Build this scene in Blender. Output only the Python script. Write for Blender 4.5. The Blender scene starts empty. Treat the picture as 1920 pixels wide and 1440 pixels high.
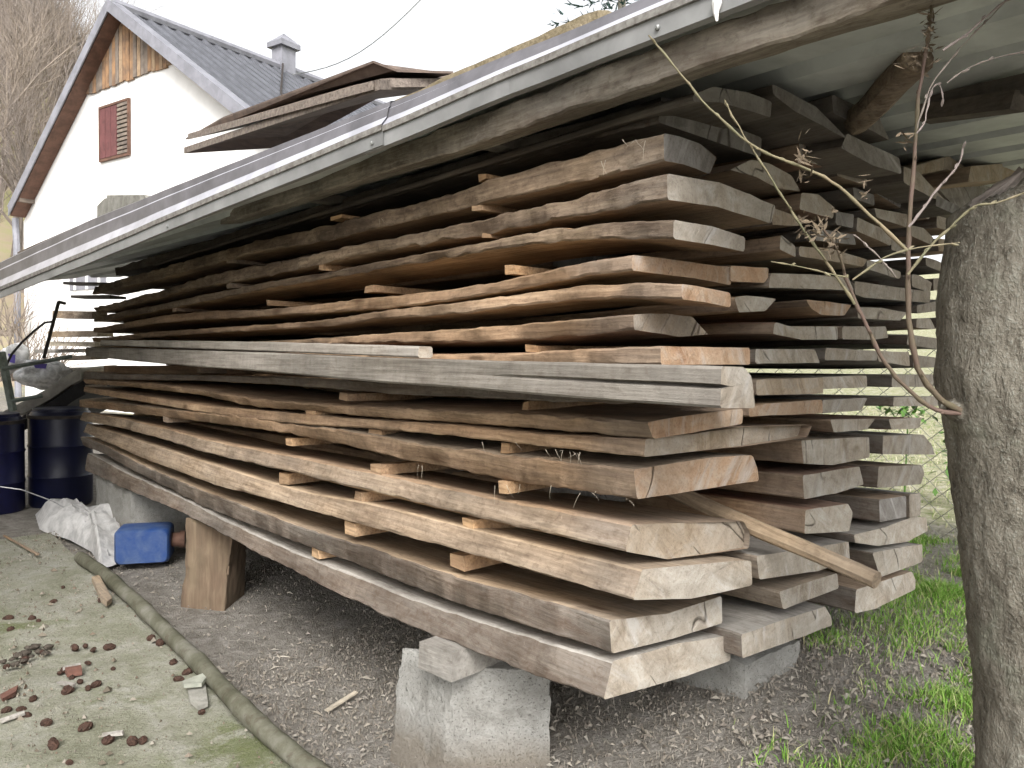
import bpy, math, random
import numpy as np
from mathutils import Vector, Matrix, noise as mnoise

random.seed(7); rng = np.random.default_rng(7)
SC = bpy.context.scene
COL = SC.collection

# ------------------------------------------------------------------ camera
FPX = 1480.0; PPX, PPY = 960.0, 720.0; CAMZ = 1.05
def _cr(x, y): return np.array([(x - PPX) / FPX, (y - PPY) / FPX, 1.0])
_u = _cr(-290, 652); _u /= np.linalg.norm(_u)
_v = _cr(2714, 690); _v -= _u * (_u @ _v); _v /= np.linalg.norm(_v)
_up = np.cross(_u, _v); _up = _up if _up[1] < 0 else -_up
RW = np.stack([_v, _u, _up])                       # camera (x right, y down, z ahead) -> world
CAM = np.array([0, 0, CAMZ])
cam_d = bpy.data.cameras.new('camera'); cam = bpy.data.objects.new('camera', cam_d); COL.objects.link(cam)
cam_d.sensor_width = 36; cam_d.sensor_fit = 'HORIZONTAL'; cam_d.lens = FPX / 1920 * 36
cam_d.clip_start = 0.02; cam_d.clip_end = 600
cx, cy, cz = RW @ [1, 0, 0], RW @ [0, -1, 0], RW @ [0, 0, -1]
cam.matrix_world = Matrix(((cx[0], cy[0], cz[0], 0), (cx[1], cy[1], cz[1], 0), (cx[2], cy[2], cz[2], CAMZ), (0, 0, 0, 1)))
SC.camera = cam

# ------------------------------------------------------------------ sky and sun
SUN_DIR = Vector((-0.50, -0.64, 0.72)).normalized()
el = math.asin(SUN_DIR.z); az = math.atan2(SUN_DIR.x, SUN_DIR.y)
world = bpy.data.worlds.new('World'); SC.world = world; world.use_nodes = True
wn, wl = world.node_tree.nodes, world.node_tree.links
wn.clear()
sky = wn.new('ShaderNodeTexSky'); sky.sky_type = 'NISHITA'; sky.sun_disc = False
sky.sun_elevation = el; sky.sun_rotation = az; sky.dust_density = 4.0; sky.air_density = 1.0; sky.ozone_density = 1.0
hs = wn.new('ShaderNodeHueSaturation'); hs.inputs['Saturation'].default_value = 0.10
bg = wn.new('ShaderNodeBackground'); bg.inputs['Strength'].default_value = 0.15
wo = wn.new('ShaderNodeOutputWorld')
wl.new(sky.outputs[0], hs.inputs['Color']); wl.new(hs.outputs[0], bg.inputs['Color']); wl.new(bg.outputs[0], wo.inputs['Surface'])
sd = bpy.data.lights.new('sun', 'SUN'); sd.energy = 1.15; sd.angle = math.radians(25); sd.color = (1, 0.965, 0.91)
sun = bpy.data.objects.new('sun', sd); COL.objects.link(sun); sun.rotation_euler = SUN_DIR.to_track_quat('Z', 'Y').to_euler()
SC.view_settings.view_transform = 'Standard'; SC.view_settings.look = 'None'
SC.view_settings.exposure = 1.25; SC.view_settings.gamma = 1.0; SC.view_settings.use_curve_mapping = False
SC.render.engine = 'CYCLES'; SC.cycles.use_denoising = True; SC.cycles.max_bounces = 7; SC.cycles.diffuse_bounces = 6; SC.cycles.use_adaptive_sampling = True; SC.cycles.adaptive_threshold = 0.03

# ------------------------------------------------------------------ helpers
def wray(x, y): return RW @ _cr(x, y)
def at_v(x, y, v): r = wray(x, y); return CAM + r * (v / r[0])
def at_u(x, y, u): r = wray(x, y); return CAM + r * (u / r[1])
def at_z(x, y, z): r = wray(x, y); return CAM + r * ((z - CAMZ) / r[2])
def at_d(x, y, d): return CAM + wray(x, y) * d
def nz(x, y=0., z=0.): return mnoise.noise(Vector((x, y, z)))

def tag(o, label=None, cat=None, group=None, kind=None):
    if label: o['label'] = label
    if cat: o['category'] = cat
    if group: o['group'] = group
    if kind: o['kind'] = kind
    return o
def empty(name, loc, label, cat, group=None):
    o = bpy.data.objects.new(name, None); o.empty_display_size = 0.05; o.location = Vector(loc); COL.objects.link(o)
    return tag(o, label, cat, group)
class MB:
    """collects geometry in world space; build() links it as one mesh object with a local origin"""
    def __init__(s): s.v = []; s.f = []; s.m = []
    def add(s, vs, fs, mi=0):
        b = len(s.v); s.v += [tuple(map(float, p)) for p in vs]; s.f += [tuple(b + i for i in f) for f in fs]
        s.m += ([mi] * len(fs) if isinstance(mi, int) else list(mi)); return s
    def box(s, c, half, rz=0., rot=None, mi=0, jit=0.):
        R = rot if rot is not None else Matrix.Rotation(rz, 3, 'Z'); vs = []
        for sx in (-1, 1):
            for sy in (-1, 1):
                for sz in (-1, 1):
                    p = R @ Vector((sx * half[0], sy * half[1], sz * half[2])) + Vector(c)
                    vs.append(p + Vector((random.uniform(-jit, jit), random.uniform(-jit, jit), random.uniform(-jit, jit))))
        return s.add(vs, [(0, 1, 3, 2), (4, 6, 7, 5), (0, 4, 5, 1), (2, 3, 7, 6), (0, 2, 6, 4), (1, 5, 7, 3)], mi)
    def prism(s, poly, off, mi=0, mi_side=None):
        n = len(poly); off = Vector(off); a = [Vector(p) for p in poly]
        vs = a + [p + off for p in a]
        ms = mi if mi_side is None else mi_side
        return s.add(vs, [tuple(range(n))[::-1], tuple(range(n, 2 * n))] + [(i, (i + 1) % n, n + (i + 1) % n, n + i) for i in range(n)], [mi, mi] + [ms] * n)
    def tube(s, pts, rad, seg=8, mi=0, cap=True, wob=0.):
        pts = [Vector(p) for p in pts]; n = len(pts); rad = [rad] * n if not hasattr(rad, '__len__') else rad
        vs = []; fs = []; t0 = (pts[1] - pts[0]).normalized()
        ref = Vector((0, 0, 1)) if abs(t0.z) < 0.9 else Vector((1, 0, 0))
        a = t0.cross(ref).normalized()
        for i, p in enumerate(pts):
            t = (pts[min(i + 1, n - 1)] - pts[max(i - 1, 0)]).normalized()
            a = (a - t * a.dot(t)); a = a.normalized() if a.length > 1e-6 else t.orthogonal().normalized()
            b = t.cross(a)
            for k in range(seg):
                an = 2 * math.pi * k / seg
                r = rad[i] * (1 + (wob * nz(p.x * 9 + 3 * math.cos(an), p.y * 9 + 3 * math.sin(an), p.z * 9) if wob else 0))
                vs.append(p + (a * math.cos(an) + b * math.sin(an)) * r)
        for i in range(n - 1):
            for k in range(seg):
                k2 = (k + 1) % seg
                fs.append((i * seg + k, i * seg + k2, (i + 1) * seg + k2, (i + 1) * seg + k))
        if cap: fs += [tuple(range(seg))[::-1], tuple((n - 1) * seg + k for k in range(seg))]
        return s.add(vs, fs, mi)
    def build(s, name, mats, parent=None, origin=None, smooth=None):
        me = bpy.data.meshes.new(name)
        if origin is None:
            A = np.array(s.v); origin = (A.min(0) + A.max(0)) / 2; origin[2] = A[:, 2].min()
        o3 = np.array(origin, float)
        me.from_pydata([tuple(np.array(p) - o3) for p in s.v] if len(s.v) < 4000 else (np.array(s.v) - o3).tolist(), [], s.f)
        mats = mats if isinstance(mats, (list, tuple)) else [mats]
        for m in mats: me.materials.append(M[m] if isinstance(m, str) else m)
        if any(s.m): me.polygons.foreach_set('material_index', s.m)
        if smooth is not None:
            me.polygons.foreach_set('use_smooth', [True] * len(me.polygons)); me.set_sharp_from_angle(angle=math.radians(smooth))
        me.update()
        o = bpy.data.objects.new(name, me); COL.objects.link(o)
        if parent is not None:
            o.parent = parent; q_ = parent; w_ = Vector((0, 0, 0))
            while q_ is not None: w_ = w_ + q_.location; q_ = q_.parent
            o.location = Vector(o3) - w_
        else: o.location = Vector(o3)
        return o
def copy_tree(o, loc=None, rz=None, sc=None, parent=None):
    c = o.copy(); COL.objects.link(c); c.parent = parent
    if loc is not None: c.location = Vector(loc)
    if rz is not None: c.rotation_euler.z = rz
    if sc is not None: c.scale = sc if hasattr(sc, '__len__') else (sc, sc, sc)
    for ch in o.children: copy_tree(ch, parent=c)
    return c

# ------------------------------------------------------------------ materials
M = {}
def mat(name):
    m = bpy.data.materials.new(name); m.use_nodes = True; M[name] = m
    nt = m.node_tree; b = nt.nodes['Principled BSDF']; return m, nt, nt.nodes, nt.links, b
def nd(ns, typ, **kw):
    n = ns.new(typ)
    for k, val in kw.items():
        if k in n.inputs: n.inputs[k].default_value = val
        else: setattr(n, k, val)
    return n
def ramp(ns, stops, interp='LINEAR'):
    r = ns.new('ShaderNodeValToRGB'); r.color_ramp.interpolation = interp; e = r.color_ramp.elements
    while len(e) < len(stops): e.new(0.5)
    for i, (p, c) in enumerate(stops): e[i].position = p; e[i].color = (*c, 1) if len(c) == 3 else c
    return r
def mixc(ns, ls, fac, a, b, typ='MIX'):
    m = ns.new('ShaderNodeMix'); m.data_type = 'RGBA'; m.blend_type = typ
    for sock, val in ((m.inputs[0], fac), (m.inputs[6], a), (m.inputs[7], b)):
        if hasattr(val, 'is_linked'): ls.new(val, sock)
        elif hasattr(val, '__len__'): sock.default_value = (*val, 1)
        else: sock.default_value = val
    return m.outputs[2]
def math_n(ns, ls, op, a, b=0.0, clamp=False):
    m = ns.new('ShaderNodeMath'); m.operation = op; m.use_clamp = clamp
    for sock, val in ((m.inputs[0], a), (m.inputs[1], b)):
        if hasattr(val, 'is_linked'): ls.new(val, sock)
        else: sock.default_value = val
    return m.outputs[0]
def coords(ns, ls, scale, rnd=True, kind='Object'):
    tc = ns.new('ShaderNodeTexCoord'); mp = nd(ns, 'ShaderNodeMapping'); mp.inputs['Scale'].default_value = scale
    if rnd:
        oi = ns.new('ShaderNodeObjectInfo'); va = ns.new('ShaderNodeVectorMath'); va.operation = 'ADD'
        sc = ns.new('ShaderNodeVectorMath'); sc.operation = 'SCALE'; sc.inputs[0].default_value = (37.1, 53.7, 19.3); ls.new(oi.outputs['Random'], sc.inputs['Scale'])
        ls.new(tc.outputs[kind], va.inputs[0]); ls.new(sc.outputs[0], va.inputs[1]); ls.new(va.outputs[0], mp.inputs['Vector'])
    else: ls.new(tc.outputs[kind], mp.inputs['Vector'])
    return mp.outputs[0], tc
def noise_t(ns, ls, vec, scale, detail=4, rough=0.55, dist=0.0):
    n = nd(ns, 'ShaderNodeTexNoise', Scale=scale, Detail=detail, Roughness=rough, Distortion=dist); ls.new(vec, n.inputs['Vector']); return n.outputs['Fac']
def bump(ns, ls, b, h, strength, dist):
    bp = nd(ns, 'ShaderNodeBump', Strength=strength, Distance=dist); ls.new(h, bp.inputs['Height']); ls.new(bp.outputs[0], b.inputs['Normal'])

def wood(name, lo, mid, hi, grey=(0.27, 0.255, 0.235), greyf=0.25, stain=(0.07, 0.045, 0.03), stainf=0.35, bleach=0.28, bark=0.0):
    m, nt, ns, ls, b = mat(name)
    g, tc = coords(ns, ls, (24, 1.1, 24)); f1 = noise_t(ns, ls, g, 1.0, 7, 0.66, 0.35)
    g2, _ = coords(ns, ls, (150, 5, 150)); f2 = noise_t(ns, ls, g2, 1.0, 3, 0.6)
    g3, _ = coords(ns, ls, (6, 1.3, 6)); f3 = noise_t(ns, ls, g3, 1.0, 5, 0.62, 0.5)
    g4, _ = coords(ns, ls, (5, 60, 9)); f4 = noise_t(ns, ls, g4, 1.0, 2, 0.5)      # saw marks across the board
    g5, _ = coords(ns, ls, (17, 3.4, 17)); f5 = noise_t(ns, ls, g5, 1.0, 7, 0.72, 0.9)
    r = ramp(ns, [(0.28, lo), (0.5, mid), (0.72, hi)]); ls.new(f1, r.inputs[0]); c = r.outputs[0]
    c = mixc(ns, ls, math_n(ns, ls, 'MULTIPLY', math_n(ns, ls, 'SUBTRACT', f2, 0.42, True), 2.2, True), c, (lo[0] * .55, lo[1] * .53, lo[2] * .5))
    rg = ramp(ns, [(0.36, (0, 0, 0)), (0.70, (1, 1, 1))]); ls.new(f3, rg.inputs[0])
    gf = math_n(ns, ls, 'MULTIPLY', rg.outputs[0], greyf, True)
    # grey weathering of the last hand's breadth before the near end
    sx = ns.new('ShaderNodeSeparateXYZ'); ls.new(tc.outputs['Object'], sx.inputs[0])
    en = math_n(ns, ls, 'SUBTRACT', 1.0, math_n(ns, ls, 'MULTIPLY', math_n(ns, ls, 'ADD', sx.outputs[1], math_n(ns, ls, 'MULTIPLY', f5, -0.16)), 9.0), True)
    gf = math_n(ns, ls, 'ADD', gf, math_n(ns, ls, 'MULTIPLY', en, bleach), True)
    c = mixc(ns, ls, gf, c, grey)
    rs = ramp(ns, [(0.47, (0, 0, 0)), (0.68, (1, 1, 1))]); ls.new(f5, rs.inputs[0])
    c = mixc(ns, ls, math_n(ns, ls, 'MULTIPLY', rs.outputs[0], stainf), c, stain)
    if bark:
        g6, _ = coords(ns, ls, (11, 1.5, 11)); f6 = noise_t(ns, ls, g6, 1.0, 8, 0.78, 1.0)
        rb = ramp(ns, [(0.47, (0, 0, 0)), (0.66, (1, 1, 1))]); ls.new(f6, rb.inputs[0])
        c = mixc(ns, ls, math_n(ns, ls, 'MULTIPLY', rb.outputs[0], bark), c, (0.075, 0.05, 0.035))
    g8, _ = coords(ns, ls, (60, 42, 60)); f8 = noise_t(ns, ls, g8, 1.0, 6, 0.75, 0.4); r8 = ramp(ns, [(0.50, (0, 0, 0)), (0.66, (1, 1, 1))]); ls.new(f8, r8.inputs[0])
    c = mixc(ns, ls, math_n(ns, ls, 'MULTIPLY', r8.outputs[0], 0.30 + 0.35 * bark), c, (stain[0] * 1.1, stain[1] * 1.1, stain[2] * 1.1))
    r9 = ramp(ns, [(0.28, (1, 1, 1)), (0.40, (0, 0, 0))]); ls.new(f8, r9.inputs[0]); c = mixc(ns, ls, math_n(ns, ls, 'MULTIPLY', r9.outputs[0], 0.28), c, (min(.6, hi[0] * 1.25), min(.58, hi[1] * 1.25), min(.55, hi[2] * 1.3)))
    gk, _ = coords(ns, ls, (7, 2.6, 7)); vk = nd(ns, 'ShaderNodeTexVoronoi', feature='F1', Scale=1.0); vk.inputs['Randomness'].default_value = 1.0; ls.new(gk, vk.inputs['Vector'])
    rk = ramp(ns, [(0.05, (1, 1, 1)), (0.13, (0, 0, 0))]); ls.new(math_n(ns, ls, 'ADD', vk.outputs['Distance'], math_n(ns, ls, 'MULTIPLY', math_n(ns, ls, 'SUBTRACT', f8, 0.5), 0.15)), rk.inputs[0]); c = mixc(ns, ls, math_n(ns, ls, 'MULTIPLY', rk.outputs[0], 0.75), c, (lo[0] * .35, lo[1] * .3, lo[2] * .28))
    oi = ns.new('ShaderNodeObjectInfo'); hv = ns.new('ShaderNodeHueSaturation')
    vv = math_n(ns, ls, 'ADD', 0.74, math_n(ns, ls, 'MULTIPLY', oi.outputs['Random'], 0.36))
    g7, _ = coords(ns, ls, (3, 2.4, 3)); f7 = noise_t(ns, ls, g7, 1.0, 3, 0.55, 0.6)
    vv = math_n(ns, ls, 'ADD', vv, math_n(ns, ls, 'MULTIPLY', math_n(ns, ls, 'SUBTRACT', f4, 0.5), 0.25))
    vv = math_n(ns, ls, 'ADD', vv, math_n(ns, ls, 'MULTIPLY', math_n(ns, ls, 'SUBTRACT', f7, 0.5), 1.3))
    ls.new(vv, hv.inputs['Value']); ls.new(c, hv.inputs['Color'])
    ls.new(hv.outputs[0], b.inputs['Base Color'])
    b.inputs['Roughness'].default_value = 0.9; b.inputs['Specular IOR Level'].default_value = 0.2
    h = math_n(ns, ls, 'ADD', math_n(ns, ls, 'MULTIPLY', f2, 0.5), math_n(ns, ls, 'ADD', math_n(ns, ls, 'MULTIPLY', f4, 0.25), math_n(ns, ls, 'ADD', f1, math_n(ns, ls, 'ADD', math_n(ns, ls, 'MULTIPLY', f5, 0.8 if bark else 0.3), math_n(ns, ls, 'MULTIPLY', f8, 0.5)))))
    bump(ns, ls, b, h, 0.6, 0.005)
wood('plank_tan', (0.29, 0.205, 0.13), (0.43, 0.32, 0.21), (0.54, 0.42, 0.295), greyf=0.3, stainf=0.25)
wood('plank_brown', (0.25, 0.155, 0.09), (0.38, 0.255, 0.155), (0.49, 0.35, 0.225), greyf=0.2, stainf=0.25)
wood('plank_orange', (0.33, 0.195, 0.10), (0.49, 0.315, 0.175), (0.60, 0.42, 0.25), greyf=0.12, stainf=0.2, bleach=0.25)
wood('plank_red', (0.26, 0.125, 0.07), (0.38, 0.205, 0.125), (0.48, 0.30, 0.20), greyf=0.15, bleach=0.3)
wood('plank_grey', (0.20, 0.18, 0.155), (0.32, 0.295, 0.26), (0.42, 0.39, 0.35), greyf=0.4, stainf=0.3, grey=(0.38, 0.365, 0.34))
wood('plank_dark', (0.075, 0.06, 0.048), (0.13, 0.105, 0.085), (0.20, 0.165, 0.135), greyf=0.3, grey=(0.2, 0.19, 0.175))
wood('edge_bark', (0.17, 0.115, 0.072), (0.30, 0.215, 0.14), (0.44, 0.33, 0.22), greyf=0.25, stainf=0.5, bark=0.85)
wood('edge_tan', (0.21, 0.15, 0.10), (0.32, 0.24, 0.165), (0.43, 0.34, 0.245), greyf=0.35, stainf=0.5, bark=0.4)
wood('edge_brown', (0.10, 0.076, 0.058), (0.17, 0.136, 0.108), (0.25, 0.21, 0.172), greyf=0.6, stainf=0.6, bark=0.7, grey=(0.20, 0.186, 0.168))
wood('edge_orange', (0.27, 0.165, 0.095), (0.40, 0.265, 0.16), (0.50, 0.36, 0.23), greyf=0.2, stainf=0.35, bark=0.25, bleach=0.3)
wood('spacer', (0.30, 0.175, 0.09), (0.46, 0.29, 0.155), (0.56, 0.39, 0.24), greyf=0.3, stainf=0.3, bleach=0.0)

def endgrain(name, a, bcol, cgrey, f=0.6):
    m, nt, ns, ls, b = mat(name)
    vec, tc = coords(ns, ls, (1, 1, 1)); oi = ns.new('ShaderNodeObjectInfo')
    ang = math_n(ns, ls, 'MULTIPLY', math_n(ns, ls, 'SUBTRACT', oi.outputs['Random'], 0.35), 1.9)
    vr = nd(ns, 'ShaderNodeVectorRotate', rotation_type='Y_AXIS'); ls.new(vec, vr.inputs['Vector']); ls.new(ang, vr.inputs['Angle'])
    mr = nd(ns, 'ShaderNodeMapping'); mr.inputs['Scale'].default_value = (42, 2, 6); ls.new(vr.outputs[0], mr.inputs['Vector'])
    sc = noise_t(ns, ls, mr.outputs[0], 1.0, 5, 0.7, 0.8)                       # chainsaw strokes
    mg = nd(ns, 'ShaderNodeMapping'); mg.inputs['Scale'].default_value = (9, 1, 40); ls.new(vr.outputs[0], mg.inputs['Vector'])
    rg = noise_t(ns, ls, mg.outputs[0], 1.0, 4, 0.6, 1.5)                       # growth rings
    bl = noise_t(ns, ls, vec, 16.0, 7, 0.68, 0.8); bl2 = noise_t(ns, ls, vec, 5.5, 4, 0.55, 0.5); fi = noise_t(ns, ls, vec, 230, 3, 0.6)
    r = ramp(ns, [(0.30, a), (0.50, bcol), (0.70, cgrey)]); ls.new(bl, r.inputs[0]); c = r.outputs[0]
    r2 = ramp(ns, [(0.40, (0, 0, 0)), (0.62, (1, 1, 1))]); ls.new(bl2, r2.inputs[0])
    c = mixc(ns, ls, math_n(ns, ls, 'MULTIPLY', r2.outputs[0], f, True), c, cgrey)
    rr_ = ramp(ns, [(0.38, (0.70, 0.66, 0.62)), (0.60, (1.04, 1.04, 1.03))]); ls.new(rg, rr_.inputs[0]); c = mixc(ns, ls, math_n(ns, ls, 'MULTIPLY', r2.outputs[0], 0.45), c, rr_.outputs[0], 'MULTIPLY')
    rs = ramp(ns, [(0.33, (0.62, 0.60, 0.58)), (0.55, (1.05, 1.04, 1.03))]); ls.new(sc, rs.inputs[0]); c = mixc(ns, ls, math_n(ns, ls, 'SUBTRACT', 0.75, math_n(ns, ls, 'MULTIPLY', r2.outputs[0], 0.6)), c, rs.outputs[0], 'MULTIPLY')
    rf = ramp(ns, [(0.32, (0.6, 0.58, 0.56)), (0.48, (1, 1, 1))]); ls.new(fi, rf.inputs[0]); c = mixc(ns, ls, 0.5, c, rf.outputs[0], 'MULTIPLY')
    # a few drying checks running through the thickness
    mc = nd(ns, 'ShaderNodeMapping'); mc.inputs['Scale'].default_value = (8, 1, 1.6); ls.new(vr.outputs[0], mc.inputs['Vector'])
    ckn = noise_t(ns, ls, mc.outputs[0], 1.0, 2, 0.5, 0.3)
    ck = ramp(ns, [(0.0, (1, 1, 1)), (0.007, (0, 0, 0))]); ls.new(math_n(ns, ls, 'ABSOLUTE', math_n(ns, ls, 'SUBTRACT', ckn, 0.53)), ck.inputs[0])
    r3 = ramp(ns, [(0.50, (0, 0, 0)), (0.58, (1, 1, 1))]); ls.new(bl2, r3.inputs[0])
    ckf = math_n(ns, ls, 'MULTIPLY', ck.outputs[0], r3.outputs[0])
    c = mixc(ns, ls, math_n(ns, ls, 'MULTIPLY', ckf, 0.75), c, (0.05, 0.035, 0.025))
    # whitish raw streaks left by the saw
    mw = nd(ns, 'ShaderNodeMapping'); mw.inputs['Scale'].default_value = (24, 1, 5); ls.new(vr.outputs[0], mw.inputs['Vector'])
    ws = noise_t(ns, ls, mw.outputs[0], 1.0, 4, 0.6, 0.6); rw = ramp(ns, [(0.56, (0, 0, 0)), (0.72, (1, 1, 1))]); ls.new(ws, rw.inputs[0])
    c = mixc(ns, ls, math_n(ns, ls, 'MULTIPLY', rw.outputs[0], 0.6), c, (0.45, 0.435, 0.415))
    hv = ns.new('ShaderNodeHueSaturation')
    ls.new(math_n(ns, ls, 'ADD', 0.80, math_n(ns, ls, 'MULTIPLY', oi.outputs['Random'], 0.34)), hv.inputs['Value']); ls.new(c, hv.inputs['Color'])
    ls.new(hv.outputs[0], b.inputs['Base Color']); b.inputs['Roughness'].default_value = 0.92; b.inputs['Specular IOR Level'].default_value = 0.15
    h = math_n(ns, ls, 'SUBTRACT', math_n(ns, ls, 'ADD', math_n(ns, ls, 'MULTIPLY', sc, 0.5), math_n(ns, ls, 'MULTIPLY', bl, 1.5)), math_n(ns, ls, 'MULTIPLY', ckf, 1.5))
    bump(ns, ls, b, h, 0.7, 0.006)
endgrain('end_tan', (0.22, 0.165, 0.11), (0.33, 0.265, 0.195), (0.37, 0.335, 0.29), 0.5)
endgrain('end_grey', (0.21, 0.172, 0.132), (0.315, 0.275, 0.225), (0.40, 0.375, 0.335), 0.5)
endgrain('end_orange', (0.27, 0.155, 0.09), (0.38, 0.255, 0.165), (0.43, 0.35, 0.275), 0.35)
wood('beam_grey', (0.17, 0.15, 0.125), (0.265, 0.24, 0.205), (0.36, 0.325, 0.285), greyf=0.5, stainf=0.25, grey=(0.31, 0.285, 0.255))
wood('beam_eave', (0.19, 0.155, 0.12), (0.33, 0.285, 0.225), (0.47, 0.42, 0.35), greyf=0.6, stainf=0.6, bark=0.4, grey=(0.42, 0.39, 0.345))
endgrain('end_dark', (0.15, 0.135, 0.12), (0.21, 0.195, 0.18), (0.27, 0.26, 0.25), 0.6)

def simple(name, col, rough=0.7, metal=0.0, var=0.25, scale=12, bumpf=0.2, col2=None, spec=0.4, detail=5):
    m, nt, ns, ls, b = mat(name)
    v, tc = coords(ns, ls, (1, 1, 1)); f = noise_t(ns, ls, v, scale, detail, 0.62, 0.3); f2 = noise_t(ns, ls, v, scale * 6, 4, 0.6)
    c2 = col2 or tuple(x * (1 - var) * 0.75 for x in col)
    r = ramp(ns, [(0.34, c2), (0.62, col)]); ls.new(f, r.inputs[0])
    c = mixc(ns, ls, math_n(ns, ls, 'MULTIPLY', f2, var), r.outputs[0], tuple(x * 0.55 for x in col))
    ls.new(c, b.inputs['Base Color']); b.inputs['Roughness'].default_value = rough; b.inputs['Metallic'].default_value = metal
    b.inputs['Specular IOR Level'].default_value = spec
    if bumpf: bump(ns, ls, b, math_n(ns, ls, 'ADD', f, math_n(ns, ls, 'MULTIPLY', f2, 0.5)), bumpf, 0.01)
    return m
simple('metal_dark', (0.17, 0.165, 0.18), 0.42, 0.0, 0.25, 9, 0.05, spec=0.6)
simple('metal_sky_sheen', (0.48, 0.48, 0.53), 0.35, 0.0, 0.15, 9, 0.05, spec=0.7)  # sky reflection on bead and ledge painted in as a paler metal
simple('metal_pale', (0.56, 0.59, 0.575), 0.55, 0.0, 0.18, 5, 0.04)
simple('flange_pale', (0.262, 0.262, 0.258), 0.55, 0.0, 0.18, 5, 0.04)
simple('metal_mottle', (0.24, 0.23, 0.21), 0.7, 0.0, 0.5, 60, 0.2, col2=(0.10, 0.085, 0.075))
def conc():
    m, nt, ns, ls, b = mat('concrete'); v, tc = coords(ns, ls, (1, 1, 1), False)
    f = noise_t(ns, ls, v, 6, 9, 0.68, 0.6); f2 = noise_t(ns, ls, v, 45, 7, 0.72, 0.3); f3 = noise_t(ns, ls, v, 240, 3, 0.6); f4 = noise_t(ns, ls, v, 3.2, 5, 0.6, 0.6)
    r = ramp(ns, [(0.34, (0.19, 0.182, 0.165)), (0.5, (0.29, 0.283, 0.262)), (0.66, (0.37, 0.365, 0.345))]); ls.new(math_n(ns, ls, 'ADD', math_n(ns, ls, 'MULTIPLY', f, 0.65), math_n(ns, ls, 'MULTIPLY', f2, 0.35)), r.inputs[0]); c = r.outputs[0]
    rd_ = ramp(ns, [(0.54, (0, 0, 0)), (0.66, (1, 1, 1))]); ls.new(f4, rd_.inputs[0]); c = mixc(ns, ls, math_n(ns, ls, 'MULTIPLY', rd_.outputs[0], 0.5), c, (0.15, 0.14, 0.115))
    rp_ = ramp(ns, [(0.60, (0, 0, 0)), (0.67, (1, 1, 1))]); ls.new(f3, rp_.inputs[0]); c = mixc(ns, ls, math_n(ns, ls, 'MULTIPLY', rp_.outputs[0], 0.7), c, (0.10, 0.095, 0.085))
    sx = ns.new('ShaderNodeSeparateXYZ'); ls.new(tc.outputs['Object'], sx.inputs[0]); sp_ = math_n(ns, ls, 'SUBTRACT', 1.0, math_n(ns, ls, 'MULTIPLY', math_n(ns, ls, 'SUBTRACT', sx.outputs[2], math_n(ns, ls, 'MULTIPLY', f, 0.22)), 14.0), True)
    c = mixc(ns, ls, math_n(ns, ls, 'MULTIPLY', sp_, 0.75), c, (0.15, 0.125, 0.095))      # soil splashed on the foot
    ls.new(c, b.inputs['Base Color']); b.inputs['Roughness'].default_value = 0.95; b.inputs['Specular IOR Level'].default_value = 0.15
    bump(ns, ls, b, math_n(ns, ls, 'SUBTRACT', math_n(ns, ls, 'ADD', f2, f), math_n(ns, ls, 'MULTIPLY', rp_.outputs[0], 0.5)), 0.8, 0.012)
conc()
simple('plaster', (0.82, 0.81, 0.79), 0.9, 0, 0.05, 3, 0.05, col2=(0.74, 0.73, 0.71))
simple('house_roof', (0.095, 0.098, 0.112), 0.6, 0, 0.12, 4, 0.03)
simple('house_trim', (0.25, 0.25, 0.28), 0.5, 0, 0.1, 4, 0.03)
simple('trim_brown', (0.15, 0.08, 0.055), 0.8, 0, 0.3, 6, 0.1)
simple('clad_a', (0.34, 0.20, 0.105), 0.85, 0, 0.45, 5, 0.15, col2=(0.15, 0.10, 0.07))
simple('clad_b', (0.24, 0.195, 0.155), 0.88, 0, 0.45, 5, 0.15, col2=(0.11, 0.09, 0.078))
simple('clad_c', (0.42, 0.30, 0.19), 0.85, 0, 0.45, 5, 0.15, col2=(0.20, 0.13, 0.08))
simple('shutter_red', (0.15, 0.055, 0.055), 0.6, 0, 0.2, 8, 0.05)
simple('glass_dark', (0.05, 0.055, 0.06), 0.15, 0, 0.1, 4, 0.0, spec=0.6)
simple('sheet_old', (0.17, 0.125, 0.10), 0.85, 0, 0.4, 14, 0.3, col2=(0.09, 0.068, 0.058))
simple('sheet_edge', (0.30, 0.25, 0.21), 0.9, 0, 0.55, 55, 0.5, col2=(0.12, 0.095, 0.08))
simple('moss_tan', (0.30, 0.25, 0.17), 0.95, 0, 0.4, 18, 0.7, col2=(0.19, 0.155, 0.095), spec=0.1)
simple('stone', (0.33, 0.32, 0.285), 0.9, 0, 0.4, 16, 0.5, col2=(0.18, 0.175, 0.15), spec=0.2)
simple('plastic_blue', (0.018, 0.055, 0.19), 0.6, 0, 0.45, 16, 0.15, col2=(0.075, 0.115, 0.22), detail=8)
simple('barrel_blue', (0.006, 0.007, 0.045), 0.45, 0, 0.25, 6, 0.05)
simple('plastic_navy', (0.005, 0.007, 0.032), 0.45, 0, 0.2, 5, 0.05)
simple('bag_white', (0.88, 0.87, 0.86), 0.75, 0, 0.12, 18, 0.5, col2=(0.36, 0.355, 0.35))
simple('print_purple', (0.16, 0.12, 0.48), 0.7, 0, 0.1, 10, 0.0)
simple('pale_rim', (0.50, 0.47, 0.42), 0.8, 0, 0.3, 9, 0.2)
simple('tarp_dark', (0.035, 0.033, 0.035), 0.8, 0, 0.3, 9, 0.3)
simple('frame_green', (0.27, 0.31, 0.27), 0.6, 0, 0.3, 30, 0.1)
simple('iron', (0.045, 0.035, 0.03), 0.7, 0, 0.4, 30, 0.2)
simple('wire', (0.42, 0.42, 0.42), 0.45, 0.6, 0.1, 30, 0.0)
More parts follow.
